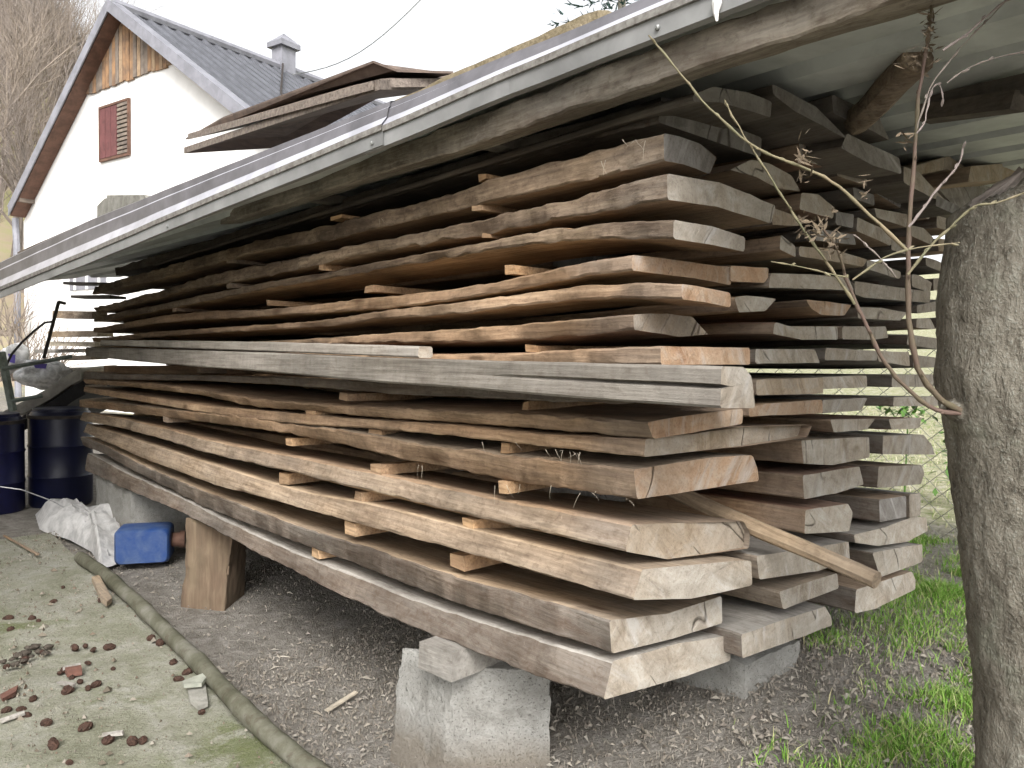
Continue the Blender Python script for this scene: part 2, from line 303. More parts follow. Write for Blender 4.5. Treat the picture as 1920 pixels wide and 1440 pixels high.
simple('fence_wire', (0.16, 0.155, 0.14), 0.7, 0.2, 0.2, 30, 0.0)
simple('galv', (0.36, 0.37, 0.36), 0.5, 0.5, 0.1, 30, 0.0)
simple('cone', (0.085, 0.05, 0.038), 0.95, 0, 0.4, 60, 0.6, col2=(0.04, 0.027, 0.022), spec=0.08)
simple('clod', (0.10, 0.085, 0.07), 0.95, 0, 0.4, 60, 0.6, col2=(0.05, 0.042, 0.035), spec=0.05)
simple('brick_red', (0.18, 0.085, 0.062), 0.9, 0, 0.3, 30, 0.4)
simple('shard', (0.36, 0.37, 0.31), 0.85, 0, 0.25, 20, 0.2)
simple('chip', (0.55, 0.48, 0.38), 0.9, 0, 0.25, 40, 0.2)
simple('needle', (0.045, 0.10, 0.085), 0.7, 0, 0.3, 20, 0.0, col2=(0.03, 0.06, 0.055))
simple('twig_grey', (0.25, 0.215, 0.19), 0.9, 0, 0.2, 6, 0.0, col2=(0.18, 0.152, 0.135), spec=0.1)
simple('twig_tan', (0.28, 0.235, 0.195), 0.9, 0, 0.2, 6, 0.0, col2=(0.20, 0.165, 0.135), spec=0.1)
simple('sprout_green', (0.135, 0.135, 0.075), 0.6, 0, 0.25, 14, 0.1, col2=(0.24, 0.19, 0.12))
simple('sprout_red', (0.125, 0.082, 0.066), 0.7, 0, 0.3, 14, 0.1, col2=(0.11, 0.10, 0.055))
simple('sprout_pale', (0.30, 0.25, 0.23), 0.7, 0, 0.25, 14, 0.1)
simple('dry_leaf', (0.17, 0.13, 0.085), 0.9, 0, 0.4, 40, 0.2, col2=(0.075, 0.056, 0.04))
simple('cut_wood', (0.42, 0.36, 0.32), 0.9, 0, 0.4, 30, 0.4)
simple('leaf_green', (0.10, 0.22, 0.035), 0.6, 0, 0.3, 20, 0.0)

# bamboo-like pole
def pole_mat():
    m, nt, ns, ls, b = mat('pole_mossy'); v, tc = coords(ns, ls, (1, 1, 1))
    f = noise_t(ns, ls, v, 5, 6, 0.65); r = ramp(ns, [(0.36, (0.075, 0.075, 0.052)), (0.5, (0.135, 0.132, 0.10)), (0.66, (0.225, 0.218, 0.19))]); ls.new(f, r.inputs[0])
    f2 = noise_t(ns, ls, v, 60, 4, 0.6); c = mixc(ns, ls, math_n(ns, ls, 'MULTIPLY', f2, 0.4), r.outputs[0], (0.08, 0.075, 0.05))
    rp_ = ramp(ns, [(0.52, (0, 0, 0)), (0.64, (1, 1, 1))]); ls.new(noise_t(ns, ls, v, 16, 7, 0.75, 0.8), rp_.inputs[0]); c = mixc(ns, ls, math_n(ns, ls, 'MULTIPLY', rp_.outputs[0], 0.7), c, (0.075, 0.062, 0.045))
    ls.new(c, b.inputs['Base Color']); b.inputs['Roughness'].default_value = 0.95; b.inputs['Specular IOR Level'].default_value = 0.1; bump(ns, ls, b, f2, 0.7, 0.006)
pole_mat()
def bark_mat():
    m, nt, ns, ls, b = mat('bark'); v, tc = coords(ns, ls, (1, 1, 1), False)
    mp = nd(ns, 'ShaderNodeMapping'); mp.inputs['Scale'].default_value = (1, 1, 0.45); ls.new(v, mp.inputs['Vector'])
    big = noise_t(ns, ls, mp.outputs[0], 9, 5, 0.6, 0.4); mid = noise_t(ns, ls, mp.outputs[0], 55, 5, 0.7, 0.5); fine = noise_t(ns, ls, v, 190, 3, 0.6)
    r = ramp(ns, [(0.32, (0.062, 0.055, 0.043)), (0.46, (0.13, 0.116, 0.093)), (0.56, (0.185, 0.168, 0.137)), (0.68, (0.245, 0.237, 0.20))]); 
    ls.new(math_n(ns, ls, 'ADD', math_n(ns, ls, 'MULTIPLY', big, 0.45), math_n(ns, ls, 'MULTIPLY', mid, 0.55)), r.inputs[0])
    rl = ramp(ns, [(0.55, (0, 0, 0)), (0.66, (1, 1, 1))]); ls.new(fine, rl.inputs[0])
    c = mixc(ns, ls, math_n(ns, ls, 'MULTIPLY', rl.outputs[0], 0.4), r.outputs[0], (0.30, 0.305, 0.265))
    pl_ = noise_t(ns, ls, v, 7, 5, 0.6, 1.0); rq = ramp(ns, [(0.54, (0, 0, 0)), (0.66, (1, 1, 1))]); ls.new(pl_, rq.inputs[0]); c = mixc(ns, ls, math_n(ns, ls, 'MULTIPLY', rq.outputs[0], 0.45), c, (0.25, 0.26, 0.205))
    rd = ramp(ns, [(0.30, (1, 1, 1)), (0.42, (0, 0, 0))]); ls.new(mid, rd.inputs[0])
    c = mixc(ns, ls, math_n(ns, ls, 'MULTIPLY', rd.outputs[0], 0.6), c, (0.035, 0.03, 0.022))
    ls.new(c, b.inputs['Base Color']); b.inputs['Roughness'].default_value = 0.95; b.inputs['Specular IOR Level'].default_value = 0.15
    bump(ns, ls, b, math_n(ns, ls, 'ADD', mid, math_n(ns, ls, 'MULTIPLY', fine, 0.35)), 0.9, 0.012)
bark_mat()
def log_mat():
    m, nt, ns, ls, b = mat('log_post'); v, tc = coords(ns, ls, (1, 1, 1), False)
    mp = nd(ns, 'ShaderNodeMapping'); mp.inputs['Scale'].default_value = (40, 40, 2.5); ls.new(v, mp.inputs['Vector'])
    f = noise_t(ns, ls, mp.outputs[0], 1, 5, 0.6); g = noise_t(ns, ls, v, 8, 4, 0.6)
    r = ramp(ns, [(0.32, (0.055, 0.03, 0.02)), (0.5, (0.11, 0.066, 0.043)), (0.68, (0.165, 0.115, 0.075))]); ls.new(f, r.inputs[0])
    c = mixc(ns, ls, math_n(ns, ls, 'MULTIPLY', g, 0.7), r.outputs[0], (0.17, 0.14, 0.09)); ls.new(c, b.inputs['Base Color']); b.inputs['Roughness'].default_value = 0.9; bump(ns, ls, b, f, 0.5, 0.006)
log_mat()
def dirt_mat():
    m, nt, ns, ls, b = mat('ground_soil'); v, tc = coords(ns, ls, (1, 1, 1), False)
    f = noise_t(ns, ls, v, 1.3, 6, 0.6); f2 = noise_t(ns, ls, v, 14, 6, 0.7, 0.6); f3 = noise_t(ns, ls, v, 90, 4, 0.7)
    r = ramp(ns, [(0.30, (0.16, 0.148, 0.13)), (0.5, (0.275, 0.258, 0.23)), (0.68, (0.40, 0.38, 0.35))]); ls.new(f2, r.inputs[0])
    c = mixc(ns, ls, math_n(ns, ls, 'MULTIPLY', f3, 0.55), r.outputs[0], (0.10, 0.08, 0.062))
    rs = ramp(ns, [(0.62, (0, 0, 0)), (0.70, (1, 1, 1))]); ls.new(f3, rs.inputs[0]); c = mixc(ns, ls, math_n(ns, ls, 'MULTIPLY', rs.outputs[0], 0.5), c, (0.44, 0.41, 0.35))
    # turf to the right of the stack and in the meadow beyond the fence
    sx = ns.new('ShaderNodeSeparateXYZ'); ls.new(tc.outputs['Object'], sx.inputs[0])
    t = math_n(ns, ls, 'ADD', math_n(ns, ls, 'MULTIPLY', math_n(ns, ls, 'SUBTRACT', sx.outputs[0], 2.9), 0.5), math_n(ns, ls, 'MULTIPLY', math_n(ns, ls, 'SUBTRACT', f, 0.45), 3.0), True)
    gr = ramp(ns, [(0.33, (0.15, 0.19, 0.07)), (0.46, (0.29, 0.29, 0.17)), (0.58, (0.40, 0.38, 0.28)), (0.72, (0.50, 0.47, 0.38))]); ls.new(f2, gr.inputs[0])
    c = mixc(ns, ls, t, c, gr.outputs[0])
    ls.new(c, b.inputs['Base Color']); b.inputs['Roughness'].default_value = 0.95; b.inputs['Specular IOR Level'].default_value = 0.1
    bump(ns, ls, b, math_n(ns, ls, 'ADD', f2, math_n(ns, ls, 'MULTIPLY', f3, 0.6)), 0.9, 0.03)
dirt_mat()
def pad_mat():
    m, nt, ns, ls, b = mat('pad_mossy'); v, tc = coords(ns, ls, (1, 1, 1), False)
    f = noise_t(ns, ls, v, 3.4, 8, 0.68, 0.7); f2 = noise_t(ns, ls, v, 26, 7, 0.74, 0.5); f3 = noise_t(ns, ls, v, 130, 4, 0.65); f4 = noise_t(ns, ls, v, 1.7, 6, 0.62, 0.4); f5 = noise_t(ns, ls, v, 9, 6, 0.7, 0.6)
    r = ramp(ns, [(0.34, (0.16, 0.162, 0.11)), (0.45, (0.235, 0.235, 0.175)), (0.55, (0.30, 0.295, 0.245)), (0.68, (0.38, 0.375, 0.335))]); ls.new(math_n(ns, ls, 'ADD', math_n(ns, ls, 'MULTIPLY', f, 0.62), math_n(ns, ls, 'MULTIPLY', f2, 0.38)), r.inputs[0])
    rm = ramp(ns, [(0.53, (0, 0, 0)), (0.60, (1, 1, 1))]); ls.new(math_n(ns, ls, 'ADD', math_n(ns, ls, 'MULTIPLY', f4, 0.6), math_n(ns, ls, 'MULTIPLY', f5, 0.4)), rm.inputs[0])
    c = mixc(ns, ls, math_n(ns, ls, 'MULTIPLY', rm.outputs[0], 0.75), r.outputs[0], (0.10, 0.12, 0.035))
    rg2 = ramp(ns, [(0.55, (0, 0, 0)), (0.66, (1, 1, 1))]); ls.new(f5, rg2.inputs[0]); c = mixc(ns, ls, math_n(ns, ls, 'MULTIPLY', rg2.outputs[0], 0.5), c, (0.36, 0.34, 0.30))
    rs = ramp(ns, [(0.57, (0, 0, 0)), (0.66, (1, 1, 1))]); ls.new(f3, rs.inputs[0]); c = mixc(ns, ls, math_n(ns, ls, 'MULTIPLY', rs.outputs[0], 0.6), c, (0.10, 0.08, 0.06))
    rl = ramp(ns, [(0.30, (1, 1, 1)), (0.38, (0, 0, 0))]); ls.new(f3, rl.inputs[0]); c = mixc(ns, ls, math_n(ns, ls, 'MULTIPLY', rl.outputs[0], 0.5), c, (0.46, 0.44, 0.38))
    ls.new(c, b.inputs['Base Color']); b.inputs['Roughness'].default_value = 0.95; b.inputs['Specular IOR Level'].default_value = 0.12
    bump(ns, ls, b, math_n(ns, ls, 'ADD', f2, math_n(ns, ls, 'MULTIPLY', f3, 0.5)), 0.8, 0.016)
pad_mat()
def hill_mat():
    m, nt, ns, ls, b = mat('hill_scrub'); v, tc = coords(ns, ls, (1, 1, 1), False)
    f = noise_t(ns, ls, v, 0.12, 6, 0.65, 0.5); f2 = noise_t(ns, ls, v, 1.2, 6, 0.7)
    r = ramp(ns, [(0.32, (0.19, 0.155, 0.12)), (0.48, (0.27, 0.22, 0.16)), (0.58, (0.24, 0.23, 0.12)), (0.70, (0.36, 0.30, 0.21))]); ls.new(math_n(ns, ls, 'ADD', math_n(ns, ls, 'MULTIPLY', f, 0.6), math_n(ns, ls, 'MULTIPLY', f2, 0.4)), r.inputs[0])
    ls.new(r.outputs[0], b.inputs['Base Color']); b.inputs['Roughness'].default_value = 1.0; b.inputs['Specular IOR Level'].default_value = 0.05
hill_mat()
def blade_mat(name, cs):
    m, nt, ns, ls, b = mat(name); gi = ns.new('ShaderNodeNewGeometry')
    r = ramp(ns, [(i / (len(cs) - 1), c) for i, c in enumerate(cs)]); ls.new(gi.outputs['Random Per Island'], r.inputs[0]); ls.new(r.outputs[0], b.inputs['Base Color'])
    b.inputs['Roughness'].default_value = 0.65; b.inputs['Specular IOR Level'].default_value = 0.2
blade_mat('grass_blade', [(0.08, 0.20, 0.02), (0.13, 0.27, 0.035), (0.18, 0.32, 0.06), (0.22, 0.32, 0.08), (0.40, 0.36, 0.21)])
blade_mat('meadow_blade', [(0.36, 0.33, 0.21), (0.45, 0.41, 0.30), (0.20, 0.28, 0.08), (0.52, 0.48, 0.37), (0.24, 0.30, 0.10)])
blade_mat('crumb', [(0.09, 0.075, 0.055), (0.17, 0.145, 0.11), (0.26, 0.24, 0.20), (0.12, 0.085, 0.06), (0.20, 0.19, 0.15)])
blade_mat('straw', [(0.25, 0.22, 0.18), (0.15, 0.13, 0.105), (0.21, 0.19, 0.165), (0.30, 0.27, 0.225), (0.10, 0.085, 0.068), (0.27, 0.25, 0.215), (0.19, 0.165, 0.14), (0.36, 0.33, 0.28)])

# ------------------------------------------------------------------ the setting
GZ = 0.0
def ground_h(x, y):
    h = 0.014 * nz(x * 1.3, y * 1.3) + 0.010 * nz(x * 4, y * 4, 3)
    t = min(1, max(0, (x * .8 - (y - 1.1) * .35 - .56) / .95)); h += 0.25 * t * t * (3 - 2 * t)
    d = max(0.0, x - 4.0); h += 0.03 * d + 0.0018 * d * d if d < 30 else 0.03 * 30 + 1.62 + (d - 30) * .13
    return h
g = MB(); N = 120
xs = np.concatenate([np.linspace(-150, -6, 14), np.linspace(-5, 8, 90), np.linspace(9, 40, 24), np.linspace(48, 220, 12)])
ys = np.concatenate([np.linspace(-60, -3, 10), np.linspace(-2, 10, 84), np.linspace(11, 40, 22), np.linspace(48, 260, 14)])
vs = [(x, y, ground_h(x, y)) for x in xs for y in ys]; ny = len(ys)
fs = [(i * ny + j, (i + 1) * ny + j, (i + 1) * ny + j + 1, i * ny + j + 1) for i in range(len(xs) - 1) for j in range(ny - 1)]
g.add(vs, fs); go = g.build('ground', 'ground_soil', origin=(0, 0, 0), smooth=60); tag(go, kind='structure')

# mossy concrete yard slab left of the pole
PA, PB = at_z(150, 1040, 0.03), at_z(640, 1480, 0.03)
pd = (PB - PA); pd[2] = 0; pd /= np.linalg.norm(pd); pn = np.array([pd[1], -pd[0], 0]); pn = pn if pn[0] < 0 else -pn
pad = MB(); A0 = PA - pd * 0.6; n1, n2 = 150, 90; vs = []
for i in range(n1):
    for j in range(n2):
        p = A0 + pd * (i / (n1 - 1) * 6.0) + pn * (0.02 + (j / (n2 - 1)) ** 1.5 * 5.0)
        z = 0.033 + 0.012 * nz(p[0] * 2.2, p[1] * 2.2) + 0.006 * nz(p[0] * 9, p[1] * 9)
        if j == 0: z -= 0.06; p = p + pn * 0.02 * nz(p[0] * 7, p[1] * 7)
        vs.append((p[0], p[1], z))
pad.add(vs, [(i * n2 + j, (i + 1) * n2 + j, (i + 1) * n2 + j + 1, i * n2 + j + 1) for i in range(n1 - 1) for j in range(n2 - 1)])
po = pad.build('yard_slab', 'pad_mossy', smooth=50, origin=(0, 0, 0)); tag(po, kind='structure')

# boarded building added out of view to shade the far stack
yard_light_blocker = empty('yard_light_blocker', (-1.7, 3.3, 0), 'added out-of-view dark boarded building that shades the stack', 'yard_light_blocker')
for i in range(30):
    b = MB(); y0 = 1.7 + i * .15; b.box((-1.7 + random.uniform(0, .012), y0 + .072, 1.9), (.014, .072, 1.92), jit=.003); b.build('wall_board', 'plank_dark', yard_light_blocker)
b = MB(); b.box((-3.3, 3.95, 1.9), (1.58, 2.3, 1.9)); b.build('core', 'plank_dark', yard_light_blocker)
b = MB(); b.prism([(-1.4, 1.4, 3.82), (-3.3, 1.4, 4.9), (-5.2, 1.4, 3.82), (-5.2, 1.4, 3.76), (-3.3, 1.4, 4.84), (-1.4, 1.4, 3.76)], (0, 5.1, 0)); b.build('roof', 'house_roof', yard_light_blocker)

# hillside behind the house
hl = MB(); vs = []; ha = wray(-150, 650); 
hd = np.array([wray(60, 650)[0], wray(60, 650)[1]]); hd /= np.linalg.norm(hd); hr = np.array([hd[1], -hd[0]])
nI, nJ = 40, 60
def hill_p(i, j):
    dist = 26 + i / (nI - 1) * 90; lat = -80 + j / (nJ - 1) * 105
    rise = (dist - 26) * 0.62 * (0.5 + 0.5 * math.tanh((8 - lat) / 12)) 
    return (hd[0] * dist + hr[0] * lat, hd[1] * dist + hr[1] * lat, -0.3 + rise + 1.2 * nz(dist * .07, lat * .07) * min(1, rise))
for i in range(nI):
    for j in range(nJ): vs.append(hill_p(i, j))
hl.add(vs, [(i * nJ + j, (i + 1) * nJ + j, (i + 1) * nJ + j + 1, i * nJ + j + 1) for i in range(nI - 1) for j in range(nJ - 1)])
ho = hl.build('hillside', 'hill_scrub', smooth=80, origin=(0, 0, 0)); tag(ho, kind='structure')

# ------------------------------------------------------------------ the lumber stack
VF = 1.0926
UC = 0.95                     # plane of the near ends of the inner columns
ORD = ['bottom', 'second', 'third', 'fourth', 'fifth', 'sixth', 'seventh', 'eighth', 'ninth', 'tenth', 'eleventh', 'twelfth', 'thirteenth', 'fourteenth', 'fifteenth', 'sixteenth', 'seventeenth']

def chamfer(P, c=0.004):
    out = []; n = len(P)
    for i in range(n):
        a, p, b = P[i - 1], P[i], P[(i + 1) % n]
        da, db = a - p, b - p; la, lb = np.linalg.norm(da), np.linalg.norm(db)
        out.append(p + da / la * min(c, la * .3)); out.append(p + db / lb * min(c, lb * .3))
    # split long edges
    res = []
    for i in range(len(out)):
        p, q = out[i], out[(i + 1) % len(out)]; res.append(p)
        k = int(np.linalg.norm(q - p) // 0.06)
        for t in range(1, k + 1): res.append(p + (q - p) * t / (k + 1))
    return res
def loft_board(name, poly_vz, u0, u1, dz, dth, mats, label, cat='plank', wob=0.006, group='planks of the drying stack', notch=None, vshift=None, skew=0.0, rag=0.0, nst=46):
    """poly_vz: near-end outline in (v, z); dz(u), dth(u): height and front-thickness change along the plank"""
    P = [np.array(p) for p in poly_vz]
    area = sum(P[i - 1][0] * P[i][1] - P[i][0] * P[i - 1][1] for i in range(len(P)))
    if area < 0: P = P[::-1]
    P = chamfer(P); n = len(P); vmin = min(p[0] for p in P); vmax = max(p[0] for p in P)
    tt = np.linspace(0, 1, nst) ** 1.25; us = u0 + tt * (u1 - u0); sd_ = random.uniform(0, 90)
    vm, zm = np.mean([p[0] for p in P]), np.mean([p[1] for p in P]); vs = []
    # local height of outline centre as function of v, to know top from bottom
    for iu, u in enumerate(us):
        for k, p in enumerate(P):
            w = math.exp(-(p[0] - vmin) / 0.12)
            top = 1 if p[1] > zm + (0 if abs(p[0] - vm) < .001 else 0) else -1
            side = -1 if p[0] < vm else 1
            wv = wob * (nz(u * 1.7 + sd_, side * 5) * 1.6 + 0.6 * nz(u * 7 + sd_, side * 9, top)) * min(1, abs(p[0] - vm) / max(1e-3, (vmax - vmin) / 2)) * (0.25 + 0.75 * min(1, (u - u0) / 0.25))
            z = p[1] + dz(u) + top * 0.5 * dth(u) * w + 0.0012 * nz(u * 22 + sd_, k * 3.1)
            v = p[0] + wv + (vshift(u) if vshift else 0)
            if rag and p[0] < vmin + 0.05:      # torn, waney yard-side edge
                e = 1 - (p[0] - vmin) / 0.05; fr = min(1, (u - u0) / 0.12)
                v += rag * fr * e * (0.9 * nz(u * 9 + sd_, top * 3.3) + 0.6 * nz(u * 27 + sd_, k * 0.9) + 0.9 * max(0, nz(u * 4 + sd_, top * 7.7) - .15) * 2)
                z += rag * fr * e * 0.55 * (nz(u * 13 + sd_, top * 5.1) + 0.7 * nz(u * 37 + sd_, top * 2.2)) 
            uu = u + (skew * (p[0] - vmin) + 0.0025 * nz(k * 1.7 + sd_, 4)) * (1 if iu == 0 else 0)
            if notch and p[0] < vmin + 0.012 and abs(p[1] - notch[0]) < notch[1]:
                v += notch[2] * max(0, 1 - (u - u0) / notch[3])
            vs.append((v, uu, z))
    ns_ = len(us); fs = []; mi = []
    for i in range(ns_ - 1):
        for k in range(n):
            k2 = (k + 1) % n; fs.append((i * n + k, i * n + k2, (i + 1) * n + k2, (i + 1) * n + k))
            e = P[k2] - P[k]; mi.append(2 if abs(e[1]) > abs(e[0]) * 0.8 else 0)
    # end caps with an inner ring
    for base, flip in ((0, False), ((ns_ - 1) * n, True)):
        c = len(vs); ctr = np.mean(np.array(vs[base:base + n]), 0); inner = []
        for k in range(n):
            q = np.array(vs[base + k]); r = ctr + (q - ctr) * 0.55; r[1] += 0.0018 * nz(k * 2.3, sd_); vs.append(tuple(r)); inner.append(c + k)
        vs.append(tuple(ctr)); cc = len(vs) - 1
        for k in range(n):
            k2 = (k + 1) % n
            f1 = (base + k2, base + k, c + k, c + k2); f2 = (c + k2, c + k, cc)
            fs += [f1[::-1], f2[::-1]] if flip else [f1, f2]; mi += [1, 1]
    b = MB(); b.add(vs, fs, mi); A = np.array(vs[:n])
    o = b.build(name, mats, origin=(A[:, 0].mean(), u0, A[:, 1].min() * 0 + A[:, 2].mean()), smooth=38)
    return tag(o, label, cat, group)
def px_poly(pts, u): return [(lambda q: (q[0], q[2]))(at_u(x, y, u)) for x, y in pts]

FRONT = [ # (row, end outline px, T side edge px, B side edge px, far u, mats, words)
 (1, [(1148, 1240), (1275, 1205), (1365, 1190), (1366, 1237), (1280, 1268), (1132, 1312)],
  [(172, 852), (233, 886), (371, 950), (480, 1008), (588, 1052), (688, 1089), (792, 1133), (876, 1160), (1140, 1240)],
  [(187, 896), (233, 917), (329, 957), (381, 980), (480, 1037), (580, 1087), (730, 1158), (797, 1187), (1037, 1283), (1132, 1312)],
  5.25, ('plank_grey', 'end_grey', 'edge_brown'), 'thick grey-brown'),
 (2, [(1143, 1163), (1250, 1150), (1350, 1117), (1351, 1167), (1255, 1198), (1147, 1225)],
  [(177, 827), (287, 882), (392, 925), (480, 958), (605, 1002), (688, 1027), (792, 1064), (876, 1087), (1143, 1163)],
  [(187, 848), (225, 869), (381, 950), (480, 989), (584, 1025), (667, 1060), (792, 1110), (876, 1137), (1147, 1225)],
  5.3, ('plank_tan', 'end_grey', 'edge_brown'), 'greenish grey cracked-end'),
 (3, [(1203, 1068), (1380, 1050), (1405, 1051), (1406, 1097), (1297, 1122), (1187, 1125)],
  [(155, 793), (229, 815), (329, 848), (412, 873), (480, 897), (584, 925), (688, 941), (772, 962), (872, 987), (1203, 1068)],
  [(150, 806), (287, 867), (412, 912), (480, 929), (667, 981), (792, 1014), (880, 1037), (1187, 1125)],
  5.3, ('plank_tan', 'end_grey', 'edge_tan'), 'plain pale tan'),
 (4, [(1185, 984), (1400, 979), (1412, 1000), (1410, 1030), (1257, 1050), (1172, 1034)],
  [(144, 771), (225, 782), (308, 802), (412, 830), (480, 841), (563, 857), (680, 880), (772, 899), (840, 914), (944, 937), (1048, 953), (1185, 982)],
  [(152, 784), (277, 817), (412, 855), (480, 870), (667, 920), (772, 945), (840, 963), (1007, 999), (1120, 1027), (1185, 1040)],
  5.3, ('plank_brown', 'end_tan', 'edge_tan'), 'broad brownish clipped-corner'),
 (5, [(1189, 880), (1333, 856), (1400, 852), (1410, 880), (1411, 900), (1195, 936)],
  [(135, 747), (200, 754), (308, 767), (475, 783), (542, 797), (647, 805), (709, 818), (813, 838), (876, 842), (973, 857), (1187, 878)],
  [(135, 762), (200, 768), (308, 782), (475, 803), (542, 814), (584, 822), (647, 834), (724, 855), (792, 870), (876, 885), (923, 900), (1187, 936)],
  5.35, ('plank_tan', 'end_orange', 'edge_orange'), 'ragged waney-edged tan'),
 (6, [(1210, 823), (1300, 815), (1400, 801), (1530, 797), (1520, 820), (1400, 838), (1207, 857)],
  [(179, 729), (267, 743), (392, 762), (480, 770), (667, 787), (792, 794), (876, 801), (944, 810), (1048, 819), (1207, 824)],
  [(183, 740), (308, 761), (412, 778), (480, 787), (605, 799), (688, 803), (792, 812), (876, 821), (944, 828), (1048, 841), (1207, 857)],
  5.3, ('plank_brown', 'end_tan', 'edge_orange'), 'long thin tan'),
 (7, [(1213, 792), (1300, 777), (1390, 766), (1388, 795), (1225, 823)],
  [(160, 712), (233, 716), (371, 731), (480, 749), (605, 760), (709, 766), (876, 774), (986, 777), (1152, 791), (1213, 793)],
  [(160, 720), (233, 724), (371, 740), (480, 764), (584, 770), (688, 782), (876, 794), (1027, 805), (1152, 818), (1224, 823)],
  5.3, ('plank_brown', 'end_orange', 'edge_orange'), 'warm brown slope-ended'),
 (8, [(1300, 712), (1402, 712), (1402, 750), (1300, 757)],
  [(208, 701), (371, 703), (500, 706), (840, 720), (1300, 712)],
  [(162, 711), (371, 713), (500, 720), (647, 730), (751, 741), (876, 744), (1007, 751), (1100, 756), (1300, 757)],
  5.3, ('plank_brown', 'end_tan', 'edge_brown'), 'brown half-hidden'),
 (9, [(1240, 649), (1350, 651), (1414, 652), (1414, 684), (1240, 684)],
  [(200, 655), (480, 661), (840, 664), (986, 660), (1100, 654), (1236, 648)],
  [(200, 665), (480, 676), (840, 683), (1100, 686), (1236, 686)],
  5.2, ('plank_red', 'end_orange', 'edge_orange'), 'reddish pale-ended'),
 (10, [(1188, 589), (1250, 588), (1300, 593), (1332, 627), (1275, 631), (1188, 618)],
  [(200, 650), (480, 641), (600, 635), (667, 629), (730, 625), (840, 618), (1007, 606), (1111, 595), (1194, 588)],
  [(200, 656), (480, 651), (688, 643), (840, 643), (986, 637), (1090, 628), (1182, 618)],
  5.1, ('plank_brown', 'end_tan', 'edge_orange'), 'reddish tan slant-ended'),
 (11, [(1278, 532), (1325, 540), (1369, 549), (1369, 577), (1325, 567), (1278, 561)],
  [(200, 632), (288, 622), (496, 609), (605, 600), (688, 587), (876, 564), (986, 550), (1111, 530), (1200, 528), (1280, 532)],
  [(200, 640), (308, 630), (496, 618), (626, 611), (709, 598), (876, 587), (1007, 567), (1090, 559), (1182, 557), (1280, 561)],
  5.1, ('plank_orange', 'end_orange', 'edge_orange'), 'pale orange-tan'),
 (12, [(1185, 478), (1240, 484), (1300, 493), (1366, 502), (1366, 535), (1300, 522), (1185, 507)],
  [(200, 612), (288, 593), (392, 582), (480, 581), (584, 571), (688, 558), (876, 538), (965, 520), (1090, 490), (1182, 477)],
  [(200, 622), (288, 606), (392, 598), (480, 593), (626, 585), (730, 577), (840, 564), (923, 550), (1027, 529), (1111, 514), (1182, 507)],
  5.1, ('plank_orange', 'end_orange', 'edge_orange'), 'curved orange'),
 (13, [(1262, 412), (1300, 419), (1333, 425), (1390, 445), (1389, 472), (1330, 459), (1262, 448)],
  [(200, 590), (350, 560), (480, 533), (605, 510), (730, 487), (876, 460), (1007, 432), (1111, 420), (1225, 411), (1262, 412)],
  [(200, 600), (350, 571), (480, 545), (626, 519), (751, 497), (876, 477), (1007, 455), (1132, 445), (1262, 448)],
  5.1, ('plank_orange', 'end_grey', 'edge_bark'), 'wide grey-edged orange-bellied'),
 (14, [(1252, 325), (1352, 343), (1400, 363), (1452, 387), (1443, 419), (1345, 388), (1252, 374)],
  [(200, 572), (246, 559), (308, 540), (350, 527), (423, 507), (480, 497), (605, 472), (667, 460), (751, 441), (876, 414), (986, 389), (1090, 364), (1236, 326)],
  [(200, 582), (246, 570), (308, 553), (350, 540), (423, 530), (480, 519), (597, 495), (647, 485), (751, 464), (876, 442), (986, 420), (1090, 402), (1236, 376)],
  5.0, ('plank_brown', 'end_grey', 'edge_bark'), 'split dark-barked'),
 (15, [(1244, 249), (1280, 256), (1317, 267), (1352, 293), (1338, 325), (1280, 306), (1244, 301)],
  [(200, 530), (308, 500), (360, 486), (420, 468), (480, 452), (563, 433), (667, 408), (751, 383), (865, 358), (944, 324), (1048, 299), (1152, 270), (1236, 249)],
  [(200, 545), (308, 520), (360, 506), (420, 489), (480, 471), (626, 448), (730, 420), (876, 387), (986, 363), (1111, 332), (1236, 302)],
  5.0, ('plank_brown', 'end_dark', 'edge_bark'), 'rough brown topmost visible'),
]
ROW = {}
UEND = {}
def interp_fn(pts):
    a = sorted(((q[1], q[2]) for q in pts)); ux = np.array([p[0] for p in a]); zz = np.array([p[1] for p in a])
    ug = np.linspace(ux[0], 5.4, 90); zg = np.interp(ug, ux, zz)
    k = np.array([1, 2, 3, 4, 3, 2, 1.]); k /= k.sum(); zp = np.pad(zg, 3, mode='reflect', reflect_type='odd'); zg = np.convolve(zp, k, 'valid')
    return lambda u: float(np.interp(u, ug, zg))
